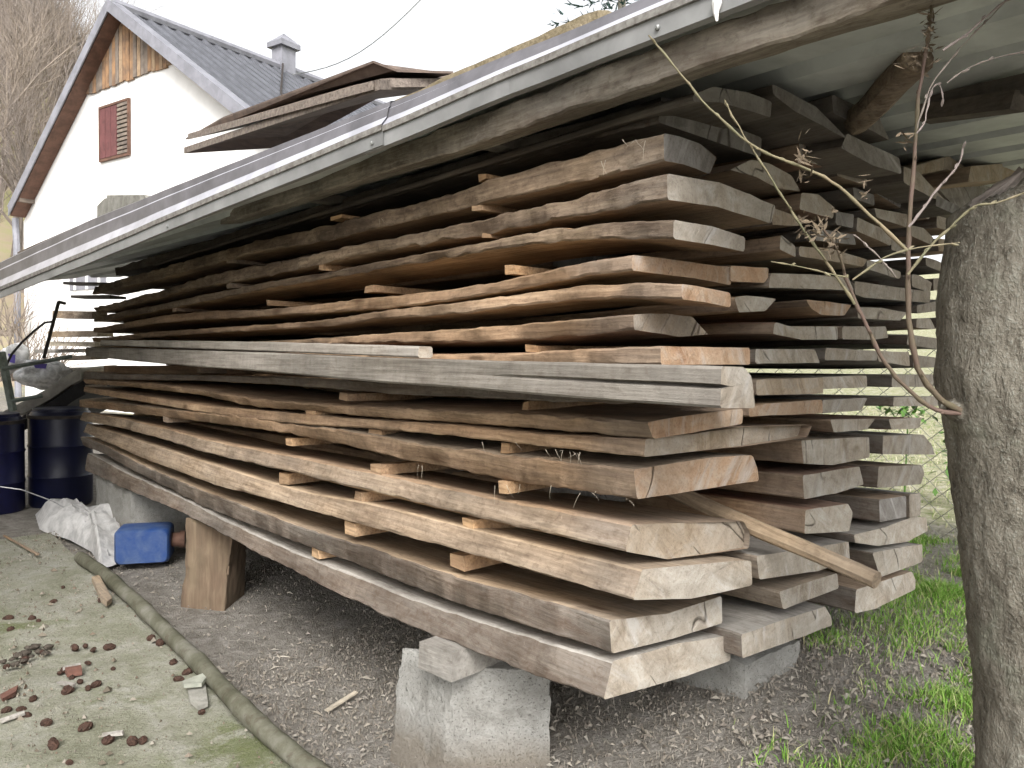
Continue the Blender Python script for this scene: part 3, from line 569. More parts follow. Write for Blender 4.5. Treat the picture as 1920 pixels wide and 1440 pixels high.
for row, end, T, B, ufar, mats, words in FRONT:
    left = sorted(end, key=lambda p: p[0])[:2]
    xm = (left[0][0] + left[1][0]) / 2; ym = (left[0][1] + left[1][1]) / 2
    u0 = at_v(xm, ym, VF)[1]; UEND[row] = u0
    fT = interp_fn([at_v(x, y, VF) for x, y in T]); fB = interp_fn([at_v(x, y, VF) for x, y in B])
    zm0 = (fT(u0) + fB(u0)) / 2; th0 = fT(u0) - fB(u0)
    dz = (lambda fT, fB, zm0, u0: (lambda u: (fT(max(u, u0)) + fB(max(u, u0))) / 2 - zm0))(fT, fB, zm0, u0)
    dth = (lambda fT, fB, th0, u0: (lambda u: max(-0.6 * th0, fT(max(u, u0)) - fB(max(u, u0)) - th0)))(fT, fB, th0, u0)
    ROW[row] = (dz, u0, fT, fB)
    loft_board('plank', px_poly(end, u0), u0, ufar + random.uniform(-.08, .08), dz, dth, mats,
               f'{words} plank, {ORD[row-1]} layer from the bottom, long yard side', skew=random.uniform(-.04, .06), wob=0.010 if 'bark' in mats[2] else 0.006, rag={1: .008, 2: .007, 3: .003, 4: .006, 5: .011, 6: .005, 7: .010, 10: .007, 12: .006, 13: .008, 14: .012, 15: .012}.get(row, .006), nst=150)

# torn fibres hanging from the ragged plank edges, white specks on the beam
def fibres(owner, spots, m='chip'):
    V_ = []; F_ = []; r_ = random.Random(len(spots))
    for x, y, n, sp in spots:
        for _ in range(max(2, n // 3)):
            p = Vector(at_v(x + r_.gauss(0, sp), y + r_.uniform(-2, 2), VF - .004)); pr = p; w = Vector((0, r_.uniform(.0006, .0016), 0)); d = Vector((r_.uniform(-.3, .1), r_.uniform(-1, 1), r_.uniform(-1.2, -.2))).normalized() * r_.uniform(.004, .012)
            for k in range(3):
                q = pr + d; i0 = len(V_); V_ += [pr - w, pr + w, q + w * .6, q - w * .6]; F_.append((i0, i0 + 1, i0 + 2, i0 + 3)); pr = q; d = (d + Vector((r_.uniform(-.3, .3), r_.uniform(-1, 1), r_.uniform(-.6, .5))) * .004); w = w * .6
    b = MB(); b.add(V_, F_); o = b.build('torn_fibres', m, owner); o['kind'] = 'stuff'
PL = [o for o in COL.objects if o.name.startswith('plank')]
fibres(PL[4], [(785, 872, 6, 14), (960, 910, 12, 40), (1080, 922, 9, 50), (1175, 937, 6, 14)])
fibres(PL[5], [(1040, 843, 12, 12), (1080, 848, 16, 10), (950, 830, 6, 20)])
fibres(PL[14], [(1190, 262, 16, 16), (1120, 300, 5, 20), (720, 412, 6, 8)])

# dark plank squeezed right under the roof
INNER = [ # (row, column word, outline px, mats)
 (1, 2, [(1390, 1190), (1467, 1163), (1547, 1137), (1558, 1157), (1560, 1173), (1480, 1203), (1392, 1235)], ('plank_grey', 'end_grey', 'edge_brown'), 'smooth grey squared'),
 (2, 2, [(1463, 1110), (1533, 1086), (1570, 1075), (1573, 1103), (1470, 1143)], ('plank_tan', 'end_grey', 'edge_tan'), 'tan corner-worn'),
 (2, 3, [(1607, 1106), (1717, 1073), (1723, 1087), (1723, 1107), (1643, 1143), (1605, 1150)], ('plank_brown', 'end_grey', 'edge_brown'), 'brown knotty lowest'),
 (3, 2, [(1418, 1043), (1500, 1030), (1588, 1015), (1590, 1050), (1533, 1070), (1423, 1087)], ('plank_grey', 'end_grey', 'edge_tan'), 'pale grey'),
 (3, 3, [(1637, 1037), (1700, 1024), (1727, 1020), (1727, 1053), (1650, 1083)], ('plank_grey', 'end_grey', 'edge_brown'), 'grey pole-propped'),
 (4, 2, [(1512, 956), (1595, 945), (1604, 962), (1597, 997), (1509, 1001)], ('plank_red', 'end_grey', 'edge_orange'), 'reddish grey-ended'),
 (4, 3, [(1602, 1003), (1660, 990), (1722, 970), (1747, 972), (1750, 997), (1710, 1017), (1650, 1024), (1604, 1018)], ('plank_grey', 'end_grey', 'edge_brown'), 'long mouldy grey'),
 (5, 3, [(1649, 937), (1700, 930), (1702, 970), (1650, 979)], ('plank_brown', 'end_dark', 'edge_brown'), 'short dark-ended'),
 (5, 4, [(1705, 927), (1727, 925), (1727, 967), (1706, 971)], ('plank_grey', 'end_grey', 'edge_tan'), 'narrow upright grey'),
 (5, 2, [(1508, 892), (1612, 874), (1620, 908), (1570, 925), (1510, 936)], ('plank_red', 'end_grey', 'edge_orange'), 'thick red-brown grey-ended'),
 (6, 3, [(1647, 875), (1730, 872), (1735, 890), (1728, 908), (1646, 915)], ('plank_brown', 'end_grey', 'edge_brown'), 'grey checked-end'),
 (6, 2, [(1503, 826), (1612, 820), (1630, 820), (1631, 858), (1562, 872), (1507, 870)], ('plank_tan', 'end_grey', 'edge_orange'), 'tan knotty thick'),
 (7, 3, [(1657, 817), (1730, 815), (1745, 835), (1750, 852), (1657, 852)], ('plank_grey', 'end_grey', 'edge_brown'), 'wide grey waney'),
 (7, 2, [(1558, 787), (1642, 785), (1627, 805), (1565, 811)], ('plank_red', 'end_grey', 'edge_orange'), 'grey bowl-shaped'),
 (8, 4, [(1667, 786), (1730, 783), (1725, 803), (1672, 806)], ('plank_red', 'end_grey', 'edge_brown'), 'pale bowl-shaped'),
 (8, 2, [(1405, 764), (1435, 757), (1540, 749), (1541, 775), (1440, 779), (1405, 782)], ('plank_orange', 'end_orange', 'edge_orange'), 'orange-ended'),
 (8, 3, [(1543, 750), (1625, 746), (1614, 769), (1543, 775)], ('plank_grey', 'end_grey', 'edge_brown'), 'grey slant-ended'),
 (8, 5, [(1677, 745), (1760, 743), (1760, 761), (1677, 762)], ('plank_grey', 'end_grey', 'edge_brown'), 'thin grey rearmost'),
 (9, 2, [(1419, 712), (1540, 708), (1540, 738), (1420, 741)], ('plank_tan', 'end_tan', 'edge_tan'), 'cream-cornered'),
 (9, 3, [(1543, 707), (1625, 704), (1626, 726), (1543, 730)], ('plank_grey', 'end_grey', 'edge_brown'), 'light grey'),
 (9, 4, [(1675, 703), (1760, 702), (1760, 725), (1675, 726)], ('plank_grey', 'end_grey', 'edge_brown'), 'pale grey rear'),
 (10, 2, [(1418, 655), (1535, 655), (1545, 680), (1418, 682)], ('plank_grey', 'end_grey', 'edge_brown'), 'whitish square-ended'),
 (10, 3, [(1549, 652), (1642, 658), (1642, 676), (1547, 675)], ('plank_grey', 'end_grey', 'edge_brown'), 'bluish grey thin'),
 (10, 4, [(1645, 658), (1710, 660), (1712, 687), (1650, 678)], ('plank_grey', 'end_grey', 'edge_brown'), 'greenish grey'),
 (10, 5, [(1714, 665), (1765, 672), (1762, 689), (1714, 688)], ('plank_grey', 'end_grey', 'edge_brown'), 'grey rearmost'),
 (11, 2, [(1455, 604), (1485, 612), (1577, 612), (1577, 637), (1510, 637), (1450, 626)], ('plank_red', 'end_grey', 'edge_orange'), 'long-nosed reddish'),
 (11, 3, [(1581, 612), (1632, 613), (1663, 612), (1668, 633), (1640, 637), (1581, 636)], ('plank_tan', 'end_grey', 'edge_tan'), 'grey cracked-corner'),
 (11, 4, [(1703, 627), (1770, 635), (1770, 656), (1700, 646)], ('plank_grey', 'end_grey', 'edge_brown'), 'white-grey thin'),
 (12, 2, [(1377, 557), (1400, 554), (1461, 560), (1439, 583), (1386, 585)], ('plank_orange', 'end_grey', 'edge_orange'), 'whitish slant-cut narrow'),
 (12, 3, [(1512, 562), (1550, 565), (1602, 572), (1587, 592), (1540, 590), (1520, 577)], ('plank_orange', 'end_orange', 'edge_orange'), 'orange bowl-shaped'),
 (12, 4, [(1607, 576), (1650, 577), (1700, 586), (1687, 601), (1609, 597)], ('plank_grey', 'end_grey', 'edge_brown'), 'greenish slant-cut'),
 (12, 5, [(1720, 597), (1745, 597), (1755, 617), (1719, 615)], ('plank_brown', 'end_grey', 'edge_brown'), 'small rear'),
 (13, 2, [(1370, 498), (1444, 502), (1444, 517), (1437, 530), (1370, 528)], ('plank_orange', 'end_orange', 'edge_orange'), 'bright orange-tan'),
 (13, 3, [(1446, 512), (1515, 514), (1590, 521), (1600, 545), (1512, 541), (1442, 539)], ('plank_grey', 'end_grey', 'edge_tan'), 'broad silvery'),
 (13, 4, [(1604, 527), (1742, 548), (1740, 568), (1622, 558), (1604, 551)], ('plank_grey', 'end_grey', 'edge_brown'), 'silvery stepped'),
 (13, 5, [(1722, 573), (1772, 562), (1772, 582), (1722, 588)], ('plank_grey', 'end_grey', 'edge_brown'), 'pale rear'),
 (14, 2, [(1464, 440), (1491, 462), (1491, 483), (1462, 467)], ('plank_orange', 'end_grey', 'edge_orange'), 'narrow orange-sided'),
 (14, 3, [(1500, 462), (1560, 466), (1625, 487), (1617, 501), (1575, 492), (1500, 480)], ('plank_tan', 'end_tan', 'edge_tan'), 'tan drooping'),
 (14, 4, [(1627, 487), (1645, 490), (1692, 510), (1690, 523), (1627, 504)], ('plank_grey', 'end_grey', 'edge_brown'), 'slim grey'),
 (14, 5, [(1711, 514), (1725, 516), (1749, 530), (1745, 549), (1711, 537)], ('plank_grey', 'end_grey', 'edge_brown'), 'whitish rear'),
 (15, 2, [(1452, 390), (1520, 413), (1500, 423), (1448, 421)], ('plank_brown', 'end_tan', 'edge_brown'), 'pinched grey-tan'),
 (15, 3, [(1608, 407), (1670, 437), (1668, 461), (1607, 433)], ('plank_brown', 'end_grey', 'edge_brown'), 'grey tilted'),
 (15, 4, [(1672, 447), (1708, 462), (1708, 480), (1672, 468)], ('plank_grey', 'end_grey', 'edge_brown'), 'grey narrow tilted'),
 (15, 5, [(1735, 482), (1757, 489), (1780, 502), (1772, 513), (1736, 498)], ('plank_grey', 'end_grey', 'edge_brown'), 'grey rounded rear'),
 (16, 2, [(1505, 361), (1535, 364), (1565, 390), (1561, 410), (1501, 392)], ('plank_red', 'end_grey', 'edge_orange'), 'rounded red-sided'),
 (16, 3, [(1640, 390), (1700, 402), (1700, 427), (1645, 408)], ('plank_brown', 'end_grey', 'edge_brown'), 'grey slanting'),
 (16, 4, [(1710, 422), (1737, 427), (1755, 447), (1750, 458), (1710, 441)], ('plank_red', 'end_grey', 'edge_brown'), 'pale round-cornered'),
 (17, 1, [(1372, 318), (1413, 298), (1450, 306), (1493, 328), (1510, 357), (1467, 352), (1420, 330)], ('plank_brown', 'end_grey', 'edge_brown'), 'cupped grey'),
 (17, 2, [(1498, 268), (1527, 277), (1565, 295), (1563, 318), (1505, 300)], ('plank_red', 'end_grey', 'edge_orange'), 'white-ended red-sided'),
 (17, 3, [(1572, 307), (1613, 317), (1642, 333), (1637, 353), (1570, 329)], ('plank_brown', 'end_grey', 'edge_brown'), 'tan and grey tilted'),
 (17, 4, [(1644, 338), (1667, 347), (1690, 367), (1688, 391), (1643, 362)], ('plank_brown', 'end_dark', 'edge_brown'), 'dark grey tilted'),
 (17, 5, [(1693, 373), (1750, 397), (1742, 411), (1697, 389)], ('plank_brown', 'end_grey', 'edge_brown'), 'light grey tilted'),
]
INNER += [
 (16, 6, [(1757, 404), (1796, 416), (1796, 438), (1757, 426)], ('plank_brown', 'end_grey', 'edge_brown'), 'grey tilted'),
 (15, 6, [(1762, 446), (1798, 452), (1798, 474), (1762, 470)], ('plank_red', 'end_tan', 'edge_brown'), 'tan'),
 (14, 6, [(1752, 522), (1790, 520), (1790, 540), (1752, 545)], ('plank_grey', 'end_grey', 'edge_brown'), 'pale'),
 (12, 6, [(1760, 596), (1790, 594), (1790, 614), (1762, 616)], ('plank_grey', 'end_grey', 'edge_brown'), 'grey'),
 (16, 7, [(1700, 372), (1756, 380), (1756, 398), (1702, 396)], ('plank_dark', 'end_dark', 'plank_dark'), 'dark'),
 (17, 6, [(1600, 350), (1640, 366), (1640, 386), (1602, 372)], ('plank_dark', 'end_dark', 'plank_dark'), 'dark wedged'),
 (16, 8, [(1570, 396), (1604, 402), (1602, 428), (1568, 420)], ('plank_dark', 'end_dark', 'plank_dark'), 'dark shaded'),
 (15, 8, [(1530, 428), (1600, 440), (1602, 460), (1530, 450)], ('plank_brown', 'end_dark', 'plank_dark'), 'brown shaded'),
]
COLW = {6: 'rearmost column touching the trunk', 7: 'just behind the upright sprout', 8: 'deep between third and second columns', 1: 'yard-side column', 2: 'second column from yard', 3: 'third column from yard', 4: 'fourth column from yard', 5: 'rear column'}
for row, c, pts, mats, words in INNER:
    dzr = ROW[min(row, 15)]; rp = ROW[min(15, row)]
    fz = (lambda r: (lambda u: 0.8 * r[0](max(u, r[1]) + 0.02)))(rp)
    base = fz(UC)
    loft_board('plank', px_poly(pts, UC), UC + random.uniform(0, 0.004), random.uniform(4.6, 5.3), (lambda fz, base: (lambda u: fz(u) - base))(fz, base), lambda u: 0.0, mats,
               f'{words} plank end, {ORD[row-1]} layer from bottom, {COLW[c]}', wob=0.006, skew=random.uniform(-.03, .03))
for (x, y, row, th, va, vb, lab) in [(400, 806, 4, .05, 1.42, 1.95, 'added filler plank lying deep in the gap above the fourth layer'), (400, 806, 4, .05, 2.0, 2.5, 'rear added filler plank deep in the gap above the fourth layer'),  # filler planks added inside the stack to block bright see-through gaps
        (400, 698, 8, .07, 1.22, 1.8, 'added filler plank behind the split beam'), (300, 700, 8, .07, 1.85, 2.5, 'rear added filler plank behind the split beam'), (290, 786, 4, .07, 1.40, 2.5, 'added filler plank in the gap below the fifth layer'), (500, 735, 7, .04, 1.4, 2.4, 'added filler plank in the gap below the split beam'), (450, 560, 12, .05, 1.4, 2.4, 'added filler plank in the gap above the twelfth layer')]:
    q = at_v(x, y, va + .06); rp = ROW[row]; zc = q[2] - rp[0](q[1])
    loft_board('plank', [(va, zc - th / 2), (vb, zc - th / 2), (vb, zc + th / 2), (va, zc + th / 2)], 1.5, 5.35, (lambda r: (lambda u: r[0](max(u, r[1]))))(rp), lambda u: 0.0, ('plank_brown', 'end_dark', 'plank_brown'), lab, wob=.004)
for pts_, vv_, th, va, vb, lab in [([(170, 771), (300, 787), (412, 810), (560, 828)], 1.46, .06, 1.40, 1.9, 'added filler plank seen in the gap between fourth and fifth layers'), ([(140, 690), (250, 696), (400, 702), (560, 708)], 1.30, .05, 1.24, 1.75, 'added filler plank seen under the far part of the split beam')]:  # more filler added where light still came through the layers
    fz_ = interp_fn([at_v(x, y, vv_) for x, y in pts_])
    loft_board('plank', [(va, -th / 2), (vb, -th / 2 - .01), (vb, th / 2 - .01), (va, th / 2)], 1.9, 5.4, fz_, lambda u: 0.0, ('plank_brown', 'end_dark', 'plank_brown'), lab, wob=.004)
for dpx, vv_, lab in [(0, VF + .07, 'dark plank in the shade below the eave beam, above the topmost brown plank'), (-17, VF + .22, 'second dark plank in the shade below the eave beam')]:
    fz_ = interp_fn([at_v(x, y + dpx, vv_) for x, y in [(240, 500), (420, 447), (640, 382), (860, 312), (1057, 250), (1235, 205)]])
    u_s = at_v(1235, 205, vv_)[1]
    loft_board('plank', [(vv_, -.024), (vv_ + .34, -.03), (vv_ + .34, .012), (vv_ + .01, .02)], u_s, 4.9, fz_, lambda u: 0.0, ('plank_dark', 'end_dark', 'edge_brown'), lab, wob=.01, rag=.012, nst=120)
# tilted planks wedged under the roof
UT = 0.86
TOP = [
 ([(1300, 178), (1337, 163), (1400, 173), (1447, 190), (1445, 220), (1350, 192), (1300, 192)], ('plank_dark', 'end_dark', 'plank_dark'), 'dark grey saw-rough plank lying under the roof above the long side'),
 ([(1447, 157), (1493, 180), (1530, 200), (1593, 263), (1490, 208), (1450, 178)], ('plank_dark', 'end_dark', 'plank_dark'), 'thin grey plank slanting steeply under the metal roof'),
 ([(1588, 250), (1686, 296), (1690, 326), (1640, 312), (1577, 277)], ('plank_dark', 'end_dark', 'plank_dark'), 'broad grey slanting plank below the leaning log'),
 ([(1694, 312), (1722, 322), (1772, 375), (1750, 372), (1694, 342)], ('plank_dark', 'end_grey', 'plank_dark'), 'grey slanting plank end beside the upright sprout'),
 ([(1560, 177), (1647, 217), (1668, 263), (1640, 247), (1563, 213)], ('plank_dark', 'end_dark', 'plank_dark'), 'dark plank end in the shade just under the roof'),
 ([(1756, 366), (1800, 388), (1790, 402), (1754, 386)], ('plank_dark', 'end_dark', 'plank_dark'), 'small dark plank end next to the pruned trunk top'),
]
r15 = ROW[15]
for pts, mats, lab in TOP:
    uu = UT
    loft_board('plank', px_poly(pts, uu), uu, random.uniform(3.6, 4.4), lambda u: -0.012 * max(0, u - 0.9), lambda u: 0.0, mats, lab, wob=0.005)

# squared beam and scantling laid along the long side
VB = VF - 0.10
bp = [(1353, 687), (1395, 688), (1410, 708), (1416, 766), (1350, 765)]
ub = at_v(1351, 725, VB)[1]
fT = interp_fn([at_v(x, y, VB) for x, y in [(158, 651), (308, 655), (500, 661), (667, 669), (876, 675), (1236, 684), (1353, 687)]])
fB = interp_fn([at_v(x, y, VB) for x, y in [(154, 667), (250, 677), (371, 688), (500, 697), (605, 707), (740, 720), (876, 728), (1007, 741), (1236, 758), (1350, 765)]])
zmb = (fT(ub) + fB(ub)) / 2; thb = fT(ub) - fB(ub); q = px_poly(bp, ub); nzv = at_v(1351, 724, VB)[2]
q2 = []
for p in q: q2.append(p)
# insert the drying split on the front face
q2 = q2 + [(q[-1][0] + (q[0][0] - q[-1][0]) * t, q[-1][1] + (q[0][1] - q[-1][1]) * t) for t in (0.5105, 0.515, 0.5195)]
loft_board('squared_beam', q2, ub, 4.75, lambda u: (fT(max(u, ub)) + fB(max(u, ub))) / 2 - zmb, lambda u: fT(max(u, ub)) - fB(max(u, ub)) - thb,
           ('beam_grey', 'end_grey', 'beam_grey'), 'silver-grey squared beam with a long split, laid along the stack side', cat='beam', group='beams on the stack', wob=0.002,
           notch=(q[-1][1] + (q[0][1] - q[-1][1]) * 0.515, 0.0011, 0.02, 0.62))
VS = VF - 0.085
us_ = at_v(784, 660, VS)[1]
gT = interp_fn([at_v(x, y, VS) for x, y in [(204, 637), (500, 641), (772, 649), (784, 650)]]); gB = interp_fn([at_v(x, y, VS) for x, y in [(204, 648), (496, 659), (784, 671)]])
loft_board('scantling', px_poly([(785, 650), (811, 650), (811, 671), (784, 671)], us_), us_, 4.5, lambda u: (gT(max(u, us_)) + gB(max(u, us_)) - gT(us_) - gB(us_)) / 2, lambda u: gT(max(u, us_)) - gB(max(u, us_)) - gT(us_) + gB(us_),
           ('beam_grey', 'end_grey', 'beam_grey'), 'short grey squared timber resting on the long split beam', cat='beam', group='beams on the stack', wob=0.002)

# spacer sticks between the layers (front ends)
STK = [(871, 976, 897, 998, 3), (926, 901, 943, 924, 4), (938, 831, 955, 850, 5), (973, 752, 985, 768, 7), (837, 1041, 868, 1062, 2), (667, 924, 688, 941, 3), (637, 982, 672, 999, 2),
       (584, 1027, 603, 1046, 1), (511, 888, 548, 904, 3), (691, 872, 722, 889, 4), (535, 822, 546, 836, 4), (636, 736, 654, 752, 7), (567, 770, 598, 781, 6), (686, 804, 711, 820, 5),
       (975, 645, 1000, 661, 9), (943, 493, 960, 516, 12), (898, 421, 915, 451, 13), (883, 372, 905, 399, 14), (897, 322, 915, 341, 15), (681, 533, 700, 552, 12), (500, 561, 507, 575, 12),
       (596, 489, 606, 509, 13), (615, 401, 636, 416, 15), (420, 529, 444, 543, 13), (415, 483, 441, 498, 14), (321, 574, 328, 586, 12), (371, 688, 376, 702, 8), (300, 778, 318, 790, 4), (470, 700, 474, 716, 7)]
for i, (x0, y0, x1, y1, row) in enumerate(STK):
    vv = VF + random.uniform(0.0, 0.02)
    a, bq = at_v(x0, y1, vv), at_v(x1, y0, vv); ln = random.uniform(0.25, 0.4)
    b = MB(); uc, zc = (a[1] + bq[1]) / 2, (a[2] + bq[2]) / 2; hu, hz = abs(a[1] - bq[1]) / 2, abs(bq[2] - a[2]) / 2
    hu = min(hu, 0.035) * .85; hz *= .8
    b.box((vv + ln / 2, uc, zc), (ln / 2, hu, hz), rz=random.uniform(-.12, .12), jit=0.0025)
    col = random.choice(['fresh orange', 'pale yellow']) if x0 > 620 else 'dim brown'
    where = 'nearest the stack corner' if x0 > 820 else ('near mid-length' if x0 > 560 else 'toward the far end')
    nxt = 'roof' if row == 15 else ORD[row] + ' layer'
    tag(b.build('spacer_stick', 'spacer' if x0 > 450 else 'plank_brown'), f'{col} spacer between {ORD[row-1]} layer and {nxt}, {where}' + (', left one' if i in (8, 10, 20, 24) else ''), 'spacer', 'spacer sticks between the plank layers')

# battens on top of the stack under the roof beam
for (x0, y0, x1, y1, lab) in [(903, 240, 920, 266, 'dark cross batten poking out under the eave beam above the stack corner'), (578, 355, 596, 378, 'dark cross batten under the eave beam near mid-length')]:
    a, bq = at_v(x0, y1, VF - .02), at_v(x1, y0, VF - .02); b = MB()
    b.box((VF + 0.75, (a[1] + bq[1]) / 2, (a[2] + bq[2]) / 2), (0.77, 0.03, abs(bq[2] - a[2]) / 2), rz=-0.04, jit=0.003)
    tag(b.build('cross_batten', 'plank_dark'), lab, 'batten', 'cross battens under the roof')

# round pole sticking out between the lower layers
p0, p1 = at_d(1270, 925, 1.9), at_d(1643, 1088, 1.52)
P0, P1 = Vector(p0), Vector(p1); P0 = P0 + (P0 - P1) * 0.25; Lp = (P1 - P0).length
pp = MB(); pp.tube([(0.004 * math.sin(t * 9), Lp * (1 - t), 0) for t in np.linspace(0, 1, 16)], [0.0175 + 0.002 * (1 - t) for t in np.linspace(0, 1, 16)], 9, wob=0.12)
o = tag(pp.build('thin_pole', ['plank_tan'], origin=(0, 0, 0), smooth=30), 'short weathered round pole poking out between the plank ends', 'pole')
o.location = P1; o.rotation_euler = (P0 - P1).to_track_quat('Y', 'Z').to_euler()

# ------------------------------------------------------------------ supports under the stack
def rough_block(name, corners_b, corners_t, mats, label, cat, n=9, amp=0.006, grp=None):
    """block from four bottom and four top corners, finely divided and roughened"""
    cb = [Vector(c) for c in corners_b]; ct = [Vector(c) for c in corners_t]; b = MB()
    ctr = sum(cb + ct, Vector()) / 8
    def face(a, bb, c, d):
        vs = []
        for i in range(n):
            for j in range(n):
                s, t = i / (n - 1), j / (n - 1); p = a.lerp(bb, s).lerp(d.lerp(c, s), t)
                out = (p - ctr).normalized()
                e = min(min(s, 1 - s), min(t, 1 - t))
                p = p + out * amp * (nz(p.x * 9, p.y * 9, p.z * 9) + 0.6 * nz(p.x * 31, p.y * 31, p.z * 31)) - out * (0.016 * max(0, 1 - e / 0.035) * max(0.0, 0.25 + 1.2 * nz(p.x * 17, p.y * 17, p.z * 17) + .5 * nz(p.x * 45, p.y * 45, p.z * 45)))
                vs.append(p)
        b.add(vs, [(i * n + j, (i + 1) * n + j, (i + 1) * n + j + 1, i * n + j + 1) for i in range(n - 1) for j in range(n - 1)])
    for k in range(4): face(cb[k], cb[(k + 1) % 4], ct[(k + 1) % 4], ct[k])
    face(ct[0], ct[1], ct[2], ct[3]); face(cb[3], cb[2], cb[1], cb[0])
    return tag(b.build(name, mats, smooth=45), label, cat, grp)
# near concrete block: front-left, near corner, right-back ...
zt = at_v(850, 1245, VF + .02)[2]
na = at_z(850, 1250, zt); L_ = at_z(752, 1212, zt); Rr = at_z(1036, 1262, zt)
ta, tl, tr = na, L_, Rr; tb = tl + (tr - ta)
def down(p, x, y): return at_v(x, y, p[0]) * np.array([1, 1, 0]) 
d_near = at_d(832, 1440, np.dot(RW[:, 2], na - CAM)); k = (zt + 0.02) / (zt - d_near[2])
b_near = na + (d_near - na) * k
d_l = at_d(735, 1395, np.dot(RW[:, 2], L_ - CAM)); b_l = L_ + (d_l - L_) * ((zt + .02) / (zt - d_l[2]))
d_r = at_d(1030, 1440, np.dot(RW[:, 2], Rr - CAM)); b_r = Rr + (d_r - Rr) * ((zt + .02) / (zt - d_r[2]))
b_b = b_l + (b_r - b_near)
rough_block('concrete_block', [b_near, b_r, b_b, b_l], [ta, tr, tb, tl], ['concrete'], 'rough tapered concrete block under the near corner of the stack', 'block', n=34, grp='supports under the stack')
# wooden shim on top of it
shc = at_v(832, 1222, VF - 0.01); zb1 = ROW[1][3](shc[1]); 
b = MB(); b.box((shc[0] + 0.10, shc[1] - 0.005, (zt + zb1) / 2 + 0.002), (0.14, 0.055, max(0.012, (zb1 - zt) / 2 + 0.004)), rz=0.12, jit=0.004)
tag(b.build('shim', 'plank_grey'), 'grey wooden shim between the near concrete block and bottom plank', 'shim')
# second block
q0, q1 = at_u(1399, 1240, UC + .12), at_u(1500, 1205, UC + .12)
fw = [(q0[0], UC + .12, 0), (q1[0], UC + .12, 0), (q1[0], UC + .36, 0), (q0[0], UC + .36, 0)]
rough_block('concrete_block', [(x, y, -.02) for x, y, z in fw], [(x, y, max(q0[2], q1[2]) - 0.004) for x, y, z in fw], ['concrete'], 'squat concrete block behind the near one, under the second column', 'block', n=12, grp='supports under the stack')
# far block
fa = at_v(165, 905, VF + 0.02); fz = ROW[1][3](4.9)
fw = [(VF + .02, 4.35), (VF + .45, 4.35), (VF + .45, 5.1), (VF + .02, 5.1)]
rough_block('concrete_block', [(x, y, -.02) for x, y in fw], [(x, y, fz - 0.003) for x, y in fw], ['concrete'], 'shaded concrete block under the far end of the stack', 'block', n=10, grp='supports under the stack')
# wood stump post
sb = at_z(378, 1140, 0.0); uc_ = sb[1] + .02; ztop = ROW[1][3](uc_) - 0.002
dep = np.dot(RW[:, 2], sb - CAM); hw = 50 / FPX * dep
rgt_ = Vector((RW[0, 0], RW[1, 0], 0)).normalized(); fwd_ = Vector((RW[0, 2], RW[1, 2], 0)).normalized(); c0 = Vector((sb[0] + .03, sb[1] + .02, 0))
cb_ = [c0 - rgt_ * hw * .98 - fwd_ * .02, c0 + rgt_ * hw * .78 - fwd_ * .05, c0 + rgt_ * hw * .9 + fwd_ * .16, c0 - rgt_ * hw * .85 + fwd_ * .17]
ct_ = [c0 - rgt_ * hw * .72 - fwd_ * .01, c0 + rgt_ * hw * 1.12 - fwd_ * .03, c0 + rgt_ * hw * 1.1 + fwd_ * .17, c0 - rgt_ * hw * .7 + fwd_ * .17]
rough_block('stump_post', [p + Vector((0, 0, -.03)) for p in cb_], [p + Vector((0, 0, ztop)) for p in ct_], ['log_post'], 'reddish brown rough split log post beside the blue canister', 'post', n=22, amp=.013)
# back row supports keep the rear columns up
for i, (x, y, lab) in enumerate([(2.35, 1.35, 'low shaded block under the rear near corner'), ]):
    zz = px_poly([(1643, 1143)], UC)[0][1]
    fw = [(x - .15, y), (x + .12, y), (x + .12, y + .3), (x - .15, y + .3)]
    rough_block('concrete_block', [(a, c, -.02) for a, c in fw], [(a, c, zz - 0.006) for a, c in fw], ['concrete'], lab, 'block', n=7, grp='supports under the stack')

for i, (x_, y0_, y1_, lab) in enumerate([(2.38, 1.75, 3.4, 'added out-of-sight timber blocking back light under the stack, near part'), (2.42, 3.42, 5.1, 'added out-of-sight timber blocking back light under the stack, far part')]):  # timbers added out of sight to stop light from behind the stack
    zz = ROW[1][3](y0_) - .01; b = MB(); b.box((x_, (y0_ + y1_) / 2, zz / 2), (.07, (y1_ - y0_) / 2, zz / 2), jit=.006); tag(b.build('backlight_blocker', 'plank_dark'), lab, 'backlight_blocker', 'supports under the stack')

